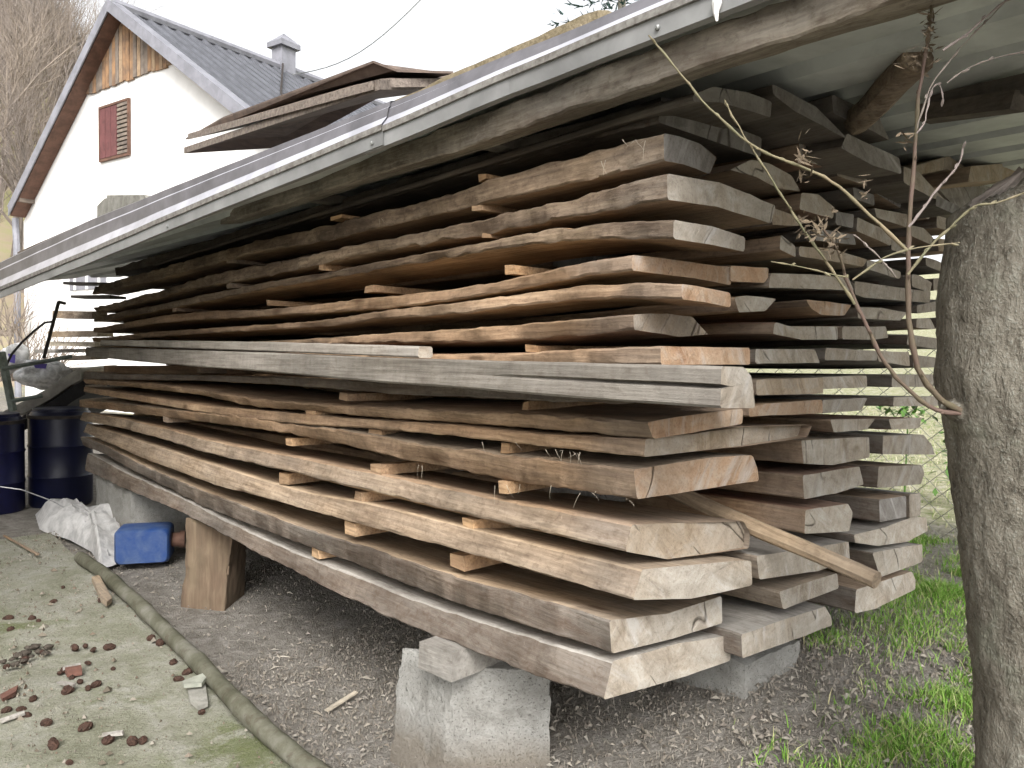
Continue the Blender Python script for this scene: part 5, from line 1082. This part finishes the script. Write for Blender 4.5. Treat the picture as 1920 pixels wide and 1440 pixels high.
for cx_, cy_, rx, ry, n in [(1742, 62, 14, 58, 60), (1712, 112, 26, 30, 34), (1525, 425, 34, 26, 56), (1562, 452, 22, 28, 40), (1508, 300, 18, 42, 34), (1700, 262, 9, 22, 10), (1622, 350, 8, 26, 10)]:
    b = MB(); V_ = []; F_ = []
    for _ in range(n):
        x, y = rd.gauss(cx_, rx * .5), rd.gauss(cy_, ry * .5); p = Vector(at_d(x, y, 1.02 + rd.uniform(-.03, .03))); d = Vector((rd.uniform(-1, 1), rd.uniform(-1, 1), rd.uniform(-1, .4))).normalized() * rd.uniform(.004, .012)
        w = d.cross(Vector((rd.uniform(-1, 1), rd.uniform(-1, 1), rd.uniform(-1, 1)))).normalized() * rd.uniform(.0008, .0026); i0 = len(V_)
        V_ += [p - d, p - w + d * .1, p + d + w * .5, p + w + d * .2]; F_ += [(i0, i0 + 1, i0 + 2), (i0, i0 + 2, i0 + 3)]
    b.add(V_, F_); b.build('withered_leaves', 'dry_leaf', tree)

# ------------------------------------------------------------------ chain link fence and meadow behind
FV = 3.75
fen = empty('chain_link_fence', (FV, 1.5, ground_h(FV, 1.5)), 'sagging grey chain link fence in front of the meadow at the right', 'fence')
b = MB(); P = 0.055; zb0 = 0.06; rows_ = 22; r_ = .0030
V_ = []; F_ = []
for i in range(100):
    yb = -1.2 + i * P
    pts = [(FV + (0.003 if (k + i) % 2 else -.003), yb + (P / 2 if (k + i) % 2 else -P / 2) + P / 2, zb0 + k * P * .9) for k in range(rows_ + 1)]
    for k in range(rows_):
        a, c = Vector(pts[k]), Vector(pts[k + 1]); s = Vector((r_, 0, 0)); t = Vector((0, r_, r_ * .2)); i0 = len(V_)
        V_ += [a - s, a + s, a + t, c - s, c + s, c + t]; F_ += [(i0, i0 + 1, i0 + 4, i0 + 3), (i0 + 1, i0 + 2, i0 + 5, i0 + 4), (i0 + 2, i0, i0 + 3, i0 + 5)]
b.add(V_, F_); wm = b.build('wire_mesh', 'fence_wire', fen); wm['kind'] = 'stuff'
for yy in (-1.2, 1.02, 4.2):
    b = MB(); b.tube([(FV + .03, yy, -.2), (FV + .03, yy, 1.35)], .022, 8); b.build('post', 'frame_green', fen)
b = MB(); b.tube([(FV, -1.2, 1.24), (FV, 4.2, 1.24)], .003, 5); b.build('tension_wire', 'galv', fen)
b = MB(); b.box((FV - .06, 1.5, .045), (.03, 2.6, .05), jit=.004); tag(b.build('edging_board', 'plank_grey'), 'weathered board lying along the foot of the chain link fence', 'board')

# ------------------------------------------------------------------ grass, straw and litter
def in_stack(x, y): return 1.0 < x < 2.75 and 0.9 < y < 5.4
V_ = []; F_ = []; rg_ = random.Random(21); tries = 0; nb2 = 0
GR = [(2.12, 1.10, .05, 1.0), (2.24, .83, .10, 1.0), (2.34, .92, .10, 1.0), (2.45, 1.0, .12, 1.0), (2.62, 1.03, .15, .95), (2.85, 1.08, .18, .9), (3.1, 1.15, .2, .9), (2.9, .9, .15, .5), (2.5, .78, .12, .55), (1.62, .74, .09, .9), (1.74, .66, .10, .95), (1.88, .66, .09, .8), (1.5, .82, .06, .7), (1.66, .58, .1, .8), (1.95, .74, .07, .4), (3.4, 1.4, .2, .7), (3.4, 1.0, .2, .7)]
def gdens(x, y):
    n = nz(x * 5 + 4, y * 5) + 0.6 * nz(x * 13, y * 13, 2)
    if x > FV: return 0.5 + .4 * n
    d = max(a * math.exp(-((x - gx) ** 2 + (y - gy) ** 2) / (2 * r * r)) for gx, gy, r, a in GR)
    return max(0.012, d * (.12 + 1.5 * n)) if not in_stack(x, y) else d * .2
VM_ = []; FM_ = []
while nb2 < 42000 and tries < 900000:
    tries += 1
    far = rg_.random() < .12
    x, y = (rg_.uniform(FV, 11), rg_.uniform(.2, 6)) if far else (rg_.uniform(1.3, 3.75), rg_.uniform(.3, 1.7))
    if rg_.random() > gdens(x, y): continue
    z = ground_h(x, y); hgt = rg_.uniform(.008, .034) * (1.35 if x > 2.0 else 1.3) * (.6 + .6 * max(0, nz(x * 6, y * 6, 8) + .5)); an = rg_.uniform(0, 6.28); w = rg_.uniform(.0007, .0017) * (2.2 if far else 1)
    c, s = math.cos(an), math.sin(an); ln = rg_.uniform(.2, 1.3) * hgt; la = rg_.uniform(0, 6.28); lx, ly = math.cos(la) * ln, math.sin(la) * ln; V2, F2 = (VM_, FM_) if far else (V_, F_); i0 = len(V2)
    V2 += [(x - c * w, y - s * w, z - .005), (x + c * w, y + s * w, z - .005), (x + lx * .4 + c * w * .8, y + ly * .4 + s * w * .8, z + hgt * .6), (x + lx * .4 - c * w * .8, y + ly * .4 - s * w * .8, z + hgt * .6), (x + lx, y + ly, z + hgt)]
    F2 += [(i0, i0 + 1, i0 + 2, i0 + 3), (i0 + 3, i0 + 2, i0 + 4)]; nb2 += 1
b = MB(); b.add(VM_, FM_); tag(b.build('meadow_grass', 'meadow_blade', origin=(0, 0, 0)), 'pale dry meadow grass beyond the chain link fence', 'grass', kind='stuff')
b = MB(); b.add(V_, F_); gr = b.build('grass', 'grass_blade', origin=(0, 0, 0)); tag(gr, 'bright spring grass growing in tufts right of the stack', 'grass', kind='stuff')
V_ = []; F_ = []
for _ in range(52000):
    if rg_.random() < .62: x, y = rg_.uniform(.55, 2.6), rg_.uniform(.3, 2.6)
    else: x, y = rg_.uniform(.75, 3.9), rg_.uniform(-.2, 4.6)
    q = np.array([x, y, 0]) - PA
    if q @ pn > 0: continue
    z = ground_h(x, y) + .003; L = min(.06, .0022 * math.exp(rg_.gauss(0, .8))); w = L * rg_.uniform(.08, .5) if L < .012 else rg_.uniform(.0006, .002); an = rg_.uniform(0, 6.28); c, s = math.cos(an), math.sin(an); t1, t2 = rg_.uniform(-.002, .006), rg_.uniform(0, .012); i0 = len(V_)
    V_ += [(x - c * L - s * w, y - s * L + c * w, z + t1), (x - c * L + s * w, y - s * L - c * w, z + t1), (x + c * L + s * w, y + s * L - c * w, z + t2), (x + c * L - s * w, y + s * L + c * w, z + t2), (x, y, z + .004 + max(t1, t2))]
    F_ += [(i0, i0 + 1, i0 + 4), (i0 + 1, i0 + 2, i0 + 4), (i0 + 2, i0 + 3, i0 + 4), (i0 + 3, i0, i0 + 4)]
b = MB(); b.add(V_, F_); st_ = b.build('wood_litter', 'straw', origin=(0, 0, 0)); tag(st_, 'straw, bark crumbs and wood chips strewn on the soil', 'litter', kind='stuff')

# single pieces of wood and stone on the soil at the right
def lump(name, c, r, m, lab, cat, grp=None, seed=0, flat=.6, seg=10):
    b = MB(); vs = []; n = seg
    for i in range(n // 2 + 1):
        th = math.pi * i / (n // 2)
        for k in range(n):
            an = 2 * math.pi * k / n; d = Vector((math.sin(th) * math.cos(an), math.sin(th) * math.sin(an), math.cos(th))); f = 1 + .45 * nz(d.x * 1.7 + seed, d.y * 1.7, d.z * 1.7) + .2 * nz(d.x * 5, d.y * 5 + seed, d.z * 5)
            vs.append((c[0] + d.x * r[0] * f, c[1] + d.y * r[1] * f, c[2] + d.z * r[2] * f))
    b.add(vs, [(i * n + k, i * n + (k + 1) % n, (i + 1) * n + (k + 1) % n, (i + 1) * n + k) for i in range(n // 2) for k in range(n)])
    return tag(b.build(name, m, smooth=50), lab, cat, grp)
for i, (x, y, rx, lab, nm, m) in enumerate([(1356, 1388, .018, 'pale angular stone lying on the soil right of the near block', 'stone', 'chip'), (1345, 1425, .012, 'small grey stone at the bottom edge', 'stone', 'stone'),
        (1320, 1030 + 260, .02, 'grey clod in the shade beside the second block', 'stone', 'stone')]):
    q = at_z(x, y, .012); lump(nm, q, (rx, rx * .8, rx * .7), m, lab, 'stone', 'stones on the soil', seed=i * 3)
for i, (xa, ya, xb, yb, w, lab) in enumerate([(1735, 1305, 1780, 1322, .010, 'pale wood chip in the grass near the trunk'), (1522, 1345, 1552, 1332, .006, 'short pale wood chip on the soil'), (1640, 1310, 1668, 1296, .004, 'thin pale splinter beside the grass'),
        (1300, 1408, 1465, 1423, .003, 'long thin straw stalk lying at the bottom edge'), (1760, 1392, 1800, 1405, .008, 'whitish wood scrap in the grass at lower right'), (1715, 1155, 1722, 1158, .01, 'tiny white petal in the grass'),
        (612, 1332, 668, 1298, .006, 'thin pale wood chip under the stack beside the near block')]):
    a, c = Vector(at_z(xa, ya, .014)), Vector(at_z(xb, yb, .016)); d = c - a; b = MB(); b.box((a + c) / 2, (w, d.length / 2, w * .45), rot=d.to_track_quat('Y', 'Z').to_matrix(), jit=w * .25); tag(b.build('wood_chip', 'chip'), lab, 'wood chip', 'wood scraps on the ground')

# ------------------------------------------------------------------ yard slab: pole, cones, shard, rubble
b = MB(); pl = [(150, 1040), (205, 1078), (260, 1128), (330, 1195), (400, 1265), (470, 1338), (560, 1415), (640, 1475)]
raw = [Vector(at_z(x, y, .075)) for x, y in pl]; pts = []; rad = []
for i in range(len(raw) - 1):
    for t in np.linspace(0, 1, 6)[:-1]: pts.append(raw[i].lerp(raw[i + 1], t)); 
pts.append(raw[-1]); L = len(pts); rad = [.032 - .004 * (i / L) + (.004 if i in (6, 11, 18, 24) else 0) for i in range(L)]
pts = [p + Vector((.004 * nz(p.x * 3, p.y * 3, 5), .004 * nz(p.x * 3, p.y * 3, 9), .004 * nz(p.x * 5, p.y * 5) - .012)) for p in pts]; rad = [r * (.86 + .05 * nz(i * .5)) for i, r in enumerate(rad)]; b.tube(pts, rad, 16, wob=.12); po2 = tag(b.build('mossy_pole', ['pole_mossy'], smooth=50), 'long greenish jointed pole lying along the edge of the yard slab', 'pole')
CONES = [(205, 1213), (175, 1218), (165, 1243), (212, 1284 - 30), (120, 1256), (112, 1262), (180, 1283), (165, 1290), (135, 1270), (150, 1278), (128, 1292), (127, 1327 - 32), (87, 1355), (62, 1346 - 36), (140, 1214), (160, 1211), (78, 1222), (45, 1237), (30, 1228),
         (100, 1397), (160, 1363), (203, 1387), (248, 1390), (268, 1388), (98, 1393 - 3), (130, 1430), (12, 1250), (22, 1305), (12, 1332), (40, 1330), (50, 1342), (190, 1125), (118, 1101), (100, 1128), (283, 1196), (300, 1205), (325, 1242), (335, 1273), (352, 1260), (378, 1335), (15, 1160), (20, 1180), (72, 1165), (60, 1160)]
b = MB(); vs = []; n = 10
for i in range(8):
    th = math.pi * i / 7
    for k in range(n):
        an = 2 * math.pi * (k + (i % 2) * .5) / n; f = 1 + (.16 if (i + k) % 2 else -.06); vs.append((math.sin(th) * math.cos(an) * .016 * f, math.sin(th) * math.sin(an) * .016 * f, math.cos(th) * .022))
b.add(vs, [(i * n + k, i * n + (k + 1) % n, (i + 1) * n + (k + 1) % n, (i + 1) * n + k) for i in range(7) for k in range(n)])
proto = b.build('fallen_cone', 'cone', origin=(0, 0, 0))
tag(proto, 'small dark reddish brown cone lying on the mossy slab', 'cone', 'cones scattered on the yard slab')
for i, (x, y) in enumerate(CONES):
    q = at_z(x, y, .040); o = proto if i == 0 else copy_tree(proto); o.location = q; o.rotation_euler = (1.57 + rd.uniform(-.3, .3), 0, rd.uniform(0, 6.28)); s = rd.uniform(.38, .8); o.scale = (s, s, s * rd.uniform(.9, 1.3))
def flat_px(name, pts, z, th, m, lab, cat, grp=None):
    b = MB(); b.prism([tuple(at_z(x, y, z)) for x, y in pts], (0, 0, th)); return tag(b.build(name, m), lab, cat, grp)
flat_px('tile_shard', [(342, 1284), (400, 1262), (392, 1270), (378, 1288), (345, 1290)], .062, .012, 'shard', 'greenish flat tile shard leaning against the mossy pole', 'shard')
flat_px('brick_piece', [(122, 1262), (152, 1257), (154, 1266), (126, 1270)], .042, .018, 'brick_red', 'small orange-red brick fragment among the cones', 'brick')
flat_px('wood_scrap', [(172, 1090), (186, 1086), (210, 1130), (200, 1138), (190, 1130)], .045, .02, 'plank_tan', 'tan wooden scrap lying beside the mossy pole', 'wood scrap')
flat_px('rubble_patch', [(352, 1300), (385, 1290), (390, 1325), (372, 1332), (356, 1318)], .040, .012, 'stone', 'crumbled grey mortar lump below the tile shard', 'mortar')
for i, (x, y) in enumerate([(6, 1240), (22, 1236), (34, 1228), (48, 1224), (58, 1231), (74, 1221), (86, 1224), (66, 1212), (28, 1246), (44, 1238), (52, 1214), (90, 1213)]):
    r_ = .007 + .008 * rd.random(); lump('earth_clod', at_z(x, y, .042), (r_ * 1.3, r_, r_ * .7), 'clod', 'dark earth clod in the small heap on the slab at the left edge', 'clod', 'earth clods on the slab', seed=i * 2.7)
flat_px('red_shards', [(0, 1308), (34, 1290), (30, 1302), (5, 1316)], .042, .010, 'brick_red', 'rust-red shard near the left picture edge', 'shard')
for i, (xa, ya, xb, yb, lab) in enumerate([(118, 1254, 152, 1246, 'grey sliver lying behind the brick fragment'), (192, 1378, 232, 1374, 'grey splinter between the cones at lower left'), (8, 1004, 72, 1040, 'brown stick near the white sack'), (2, 1352, 46, 1336, 'thin brown stick at the left edge'), (110, 1280, 140, 1284, 'whitish chip in front of the brick fragment')]):
    a, c = Vector(at_z(xa, ya, .05)), Vector(at_z(xb, yb, .052)); d = c - a; b = MB(); b.box((a + c) / 2, (.006, d.length / 2, .004), rot=d.to_track_quat('Y', 'Z').to_matrix(), jit=.002); tag(b.build('stick', 'plank_grey' if i != 2 else 'plank_brown'), lab, 'stick', 'sticks on the slab')
# moss and litter crumbs on the slab
V_ = []; F_ = []
for _ in range(9000):
    i_, j_ = rg_.uniform(0, 4.5), rg_.uniform(0.0, 1.6) ** 1.4 + .005; p = A0 + pd * i_ + pn * j_
    if nz(p[0] * 2, p[1] * 2, 5) < -.1 and rg_.random() < .8: continue
    z = .043; L = min(.022, .0028 * math.exp(rg_.gauss(0, .7))); i0 = len(V_); an = rg_.uniform(0, 6.28); c, s = math.cos(an) * L, math.sin(an) * L; w = L * rg_.uniform(.25, .8)
    V_ += [(p[0] - c, p[1] - s, z - .004), (p[0] + s * w / L, p[1] - c * w / L, z - .004), (p[0] + c, p[1] + s, z - .004), (p[0] - s * w / L, p[1] + c * w / L, z - .004), (p[0], p[1], z + L * .5)]
    F_ += [(i0, i0 + 1, i0 + 4), (i0 + 1, i0 + 2, i0 + 4), (i0 + 2, i0 + 3, i0 + 4), (i0 + 3, i0, i0 + 4)]
b = MB(); b.add(V_, F_); tag(b.build('slab_crumbs', 'crumb', origin=(0, 0, 0)), 'fine crumbs and grit strewn over the mossy slab', 'litter', kind='stuff')

# ------------------------------------------------------------------ sack, canister, barrels and clutter at the left
def cloth(name, outline, zg, h, m, lab, cat, parent=None, seed=0):
    P = [at_z(x, y, zg) for x, y in outline]; c = np.mean(P, 0); b = MB(); vs = []; n = 48; R = 9
    ring = []
    for k in range(n):
        t = k / n * len(P); i = int(t); f = t - i; ring.append(np.array(P[i % len(P)]) * (1 - f) + np.array(P[(i + 1) % len(P)]) * f)
    for r in range(R):
        q = 1 - r / (R - 1)
        for k in range(n):
            p = c + (ring[k] - c) * (q ** .8); fold = abs(nz(p[0] * 7 + seed, p[1] * 7, 1)) * 1.3 + .5 * nz(p[0] * 19, p[1] * 19, seed)
            vs.append((p[0], p[1], zg + h * (1 - q ** 2.6) * (.75 + .5 * fold)))
    b.add(vs, [(r * n + k, r * n + (k + 1) % n, (r + 1) * n + (k + 1) % n, (r + 1) * n + k) for r in range(R - 1) for k in range(n)]); o = b.build(name, m, parent, smooth=70)
    return tag(o, lab, cat) if parent is None else o
simple('sack_white', (0.55, 0.54, 0.53), 0.75, 0, 0.12, 18, 0.5, col2=(0.34, 0.335, 0.33))
cloth('white_sack', [(66, 965), (110, 958), (165, 975), (230, 985), (272, 1000), (262, 1022), (215, 1060), (190, 1066), (172, 1035), (130, 1012), (75, 995)], .02, .16, 'sack_white', 'crumpled dirty white plastic sack beside the blue canister', 'sack', seed=2)
# blue canister lying on its side
cA, cB = at_z(212, 1062, .03), at_z(318, 1056, .03); dep = np.dot(RW[:, 2], cA - CAM); hC = 66 / FPX * dep
can = empty('blue_canister', (cA + cB) / 2, 'scuffed blue plastic canister lying next to the log post', 'canister')
dx = Vector(cB - cA); dx.z = 0; Lc = dx.length; ex = dx.normalized(); ey = Vector((-ex.y, ex.x, 0)); ey = ey if ey.dot(Vector((RW[0, 2], RW[1, 2], 0))) > 0 else -ey
def rbox(mb, o, ex, ey, L, Wd, Hh, r=.025, seg=5):
    vs = []; ring = []
    for cx_, cz_, a0 in ((r, r, 180), (L - r, r, 270), (L - r, Hh - r, 0), (r, Hh - r, 90)):
        for s in range(seg): a = math.radians(a0 + 90 * s / (seg - 1)); ring.append((cx_ + r * math.cos(a), cz_ + r * math.sin(a)))
    n = len(ring); prof = [(0, .90), (.012, .97), (.03, 1.0), (Wd - .03, 1.0), (Wd - .012, .97), (Wd, .90)]
    for (y, sc) in prof:
        for (a, z) in ring: a2 = L / 2 + (a - L / 2) * sc; z2 = Hh / 2 + (z - Hh / 2) * sc; vs.append(o + ex * a2 + ey * y + Vector((0, 0, z2)))
    fs = [(i * n + k, i * n + (k + 1) % n, (i + 1) * n + (k + 1) % n, (i + 1) * n + k) for i in range(len(prof) - 1) for k in range(n)] + [tuple(range(n))[::-1], tuple((len(prof) - 1) * n + k for k in range(n))]
    mb.add(vs, fs)
b = MB(); rbox(b, Vector(cA), ex, ey, Lc, .2, hC); b.build('body', 'plastic_blue', can, smooth=40)
b = MB(); pz = Vector(cB) + ey * .1 + Vector((0, 0, hC * .55)); b.tube([pz, pz + ex * .035, pz + ex * .036, pz + ex * .06], [.035, .035, .042, .042], 14); b.build('cap', 'trim_brown', can, smooth=40)
# barrels in the shade
def barrel(px0, px1, ybase, vdep, lab, zt_, m):
    q = at_z((px0 + px1) / 2, ybase, 0.0); dep = np.dot(RW[:, 2], q - CAM); r = (px1 - px0) / 2 / FPX * dep; H_ = zt_
    root = empty('barrel', (q[0], q[1], 0), lab, 'barrel', 'barrels under the clutter'); b = MB()
    pr = [(0, .93), (.03, 1), (.30, 1.0), (.32, 1.035), (.34, 1), (.62, 1), (.64, 1.035), (.66, 1), (.93, 1), (.96, .97), (1, .9)]
    b.tube([(q[0], q[1], t * H_) for t, _ in pr], [r * s for _, s in pr], 28); b.build('body', m, root, smooth=40)
    b = MB(); b.tube([(q[0], q[1], H_ * .93), (q[0], q[1], H_ * .965)], r * 1.045, 28); b.build('clamp_ring', 'iron', root, smooth=40)
    b = MB(); b.tube([(q[0], q[1], H_), (q[0], q[1], H_ + .02)], r * .86, 28); b.build('lid', m, root, smooth=40)
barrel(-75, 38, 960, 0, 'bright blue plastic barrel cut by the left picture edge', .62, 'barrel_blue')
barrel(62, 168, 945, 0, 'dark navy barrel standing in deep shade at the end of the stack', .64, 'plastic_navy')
# platform of dark tarp with a pale curved rim above the barrels
rim = [(-40, 812), (0, 797), (50, 772), (95, 748), (128, 724), (150, 712)]
raw = [Vector(at_d(x, y, 5.6 + .0 * x)) for x, y in rim]
b = MB(); vs = []
for p in raw: 
    back = Vector((RW[0, 2], RW[1, 2], 0)).normalized()
    vs += [p + Vector((0, 0, .0)), p + Vector((0, 0, .085)), p + back * .5 + Vector((0, 0, .10)), p + back * .9 + Vector((0, 0, .02))]
n = len(raw); b.add(vs, [(i * 4 + k, (i + 1) * 4 + k, (i + 1) * 4 + k + 1, i * 4 + k + 1) for i in range(n - 1) for k in range(3)])
o = b.build('curved_panel', 'pale_rim', smooth=50); tag(o, 'pale curved plastic panel lying over the barrels at the left', 'panel'); md = o.modifiers.new('thickness', 'SOLIDIFY'); md.thickness = .015
b = MB(); vs = []
for p in raw: vs += [p + Vector((0, 0, -.11)) + back * .06, p + Vector((0, 0, -.004)) + back * .05, p + Vector((0, 0, -.01)) + back * 1.3]
b.add(vs, [(i * 3 + k, (i + 1) * 3 + k, (i + 1) * 3 + k + 1, i * 3 + k + 1) for i in range(n - 1) for k in range(2)]); o = b.build('dark_tarp', 'tarp_dark', smooth=50); tag(o, 'black tarp hanging below the pale curved panel', 'tarp'); md = o.modifiers.new('thickness', 'SOLIDIFY'); md.thickness = .01
def bag(cx_, cy_, rx, ry, d, lab, seed, pur):
    c = Vector(at_d(cx_, cy_, d)); k = d / FPX; root = empty('white_bag', c - Vector((0, 0, ry * k)), lab, 'bag', 'white bags on the clutter'); b = MB(); vs = []; n = 28; m_ = 16; dirs = []
    for i in range(m_ + 1):
        th = math.pi * i / m_
        for q in range(n):
            an = 2 * math.pi * q / n; dd = Vector((math.sin(th) * math.cos(an), math.sin(th) * math.sin(an), math.cos(th))); f = 1 + .35 * nz(dd.x * 1.6 + seed, dd.y * 1.6, dd.z * 1.6) + .16 * abs(nz(dd.x * 5 + seed, dd.y * 5, dd.z * 5))
            vs.append(c + Vector((dd.x * rx * k * f, dd.y * rx * k * f, dd.z * ry * k * f)))
    b.add(vs, [(i * n + q, i * n + (q + 1) % n, (i + 1) * n + (q + 1) % n, (i + 1) * n + q) for i in range(m_) for q in range(n)]); b.build('body', 'bag_white', root, smooth=80)
    for (px, py, w, h) in pur:
        p = Vector(at_d(px, py, d - rx * k * 1.25)); b = MB(); rgt = Vector(RW[:, 0]); b.add([p - rgt * w * k + Vector((0, 0, h * k)), p + rgt * w * k + Vector((0, 0, h * k * .7)), p + rgt * w * k * .8 - Vector((0, 0, h * k)), p - rgt * w * k * .5 - Vector((0, 0, h * k * .8))], [(0, 1, 2, 3)]); b.build('purple_print', 'print_purple', root)
bag(28, 672, 26, 26, 5.9, 'upper small white bag with purple print at the left edge', 3, [(22, 672, 7, 9)])
bag(82, 700, 42, 24, 5.8, 'larger lumpy white bag with purple print on the clutter', 8, [(74, 686, 14, 5)])
# greenish metal frame and rods
fr_ = empty('metal_frame', at_d(15, 790, 5.4), 'greenish metal frame standing in the clutter at the left edge', 'frame')
for a, c, r in [((2, 660), (24, 770), .026), ((5, 692), (135, 668), .014), ((22, 752), (80, 742), .014)]:
    b = MB(); b.tube([at_d(*a, 5.4), at_d(*c, 5.5)], r, 4); b.build('rail', 'frame_green', fr_)
b = MB(); b.tube([at_d(110, 566, 5.7), at_d(82, 672, 5.6)], .013, 6); b.tube([at_d(110, 566, 5.7), at_d(122, 569, 5.75)], .012, 6); tag(b.build('iron_rod', 'iron'), 'dark bent iron rod standing at the far end of the stack', 'rod')
b = MB(); b.tube([at_d(x, y, 5.6) for x, y in [(98, 603), (84, 605), (62, 622), (40, 643), (22, 664), (12, 685)]], .008, 6); tag(b.build('bent_cable', 'iron'), 'thin dark arched cable above the white bags', 'cable')
# loose boards beyond the far end
for i, (x0, x1, y0, y1, d, m, lab) in enumerate([(95, 190, 622, 632, 6.2, 'plank_tan', 'pale brown loose board beyond the far end, upper'), (90, 185, 640, 648, 6.3, 'chip', 'whitish loose board beyond the far end, below the brown one'), (110, 178, 668, 676, 6.1, 'plank_tan', 'tan loose board level with the beam end'),
        (70, 150, 655, 662, 6.6, 'plank_grey', 'grey loose board above the larger white bag'), (118, 170, 690, 698, 6.0, 'chip', 'whitish narrow board right of the white bags'), (118, 176, 722, 730, 5.9, 'plank_tan', 'short tan board above the black tarp'),
        (105, 180, 582, 596, 6.2, 'edge_bark', 'brown barky slab beyond the far end under the roof'), (120, 200, 500, 508, 6.0, 'iron', 'thin dark lath sticking out below the far roof'), (125, 215, 527, 532, 6.0, 'iron', 'second thin dark lath below the far roof'), (140, 215, 552, 558, 6.0, 'iron', 'third thin dark lath below the far roof')]):
    a, c = Vector(at_d(x0, (y0 + y1) / 2, d)), Vector(at_d(x1, (y0 + y1) / 2 + rd.uniform(-2, 2), d - .35)); dd = c - a; b = MB()
    b.box((a + c) / 2 + Vector((.05, .1, 0)), (.06, dd.length / 2, (y1 - y0) / 2 / FPX * d), rot=dd.to_track_quat('Y', 'Z').to_matrix(), jit=.004); tag(b.build('loose_board', m), lab, 'board', 'loose boards beyond the stack')
# steel cable in front of the sack
b = MB(); raw = [at_z(x, y, z) for x, y, z in [(-20, 910, .25), (40, 918, .22), (100, 940, .17), (150, 968, .13), (190, 1008, .10), (205, 1040, .06)]]; b.tube(raw, .0035, 6); tag(b.build('steel_cable', 'wire'), 'thin steel cable arching over the white sack', 'cable')
# green leafy weed at the fence
for i, (x, y, d, lab) in enumerate([(1700, 775, 4.3, 'bright green leafy weed behind the plank ends'), (1795, 840, 4.2, 'green leafy weed at the fence left of the trunk')]):
    c = Vector(at_d(x, y, d)); root = empty('weed', (c.x, c.y, ground_h(c.x, c.y)), lab, 'plant', 'weeds at the fence'); V_ = []; F_ = []
    for _ in range(90):
        p = c + Vector((rd.gauss(0, .05), rd.gauss(0, .07), rd.gauss(0, .03) if i == 0 else rd.gauss(-.02, .10))); d_ = Vector((rd.uniform(-1, 1), rd.uniform(-1, 1), rd.uniform(-.2, .6))).normalized() * rd.uniform(.02, .045); w = d_.cross(Vector((0, 0, 1))).normalized() * .014; i0 = len(V_)
        V_ += [p - d_, p - w, p + d_, p + w]; F_.append((i0, i0 + 1, i0 + 2, i0 + 3))
    b = MB(); b.add(V_, F_); b.build('leaves', 'leaf_green', root)
    b = MB(); b.tube([(c.x, c.y, ground_h(c.x, c.y) - .02), (c.x + .02, c.y, c.z)], [.006, .003], 5); b.build('stem', 'leaf_green', root)
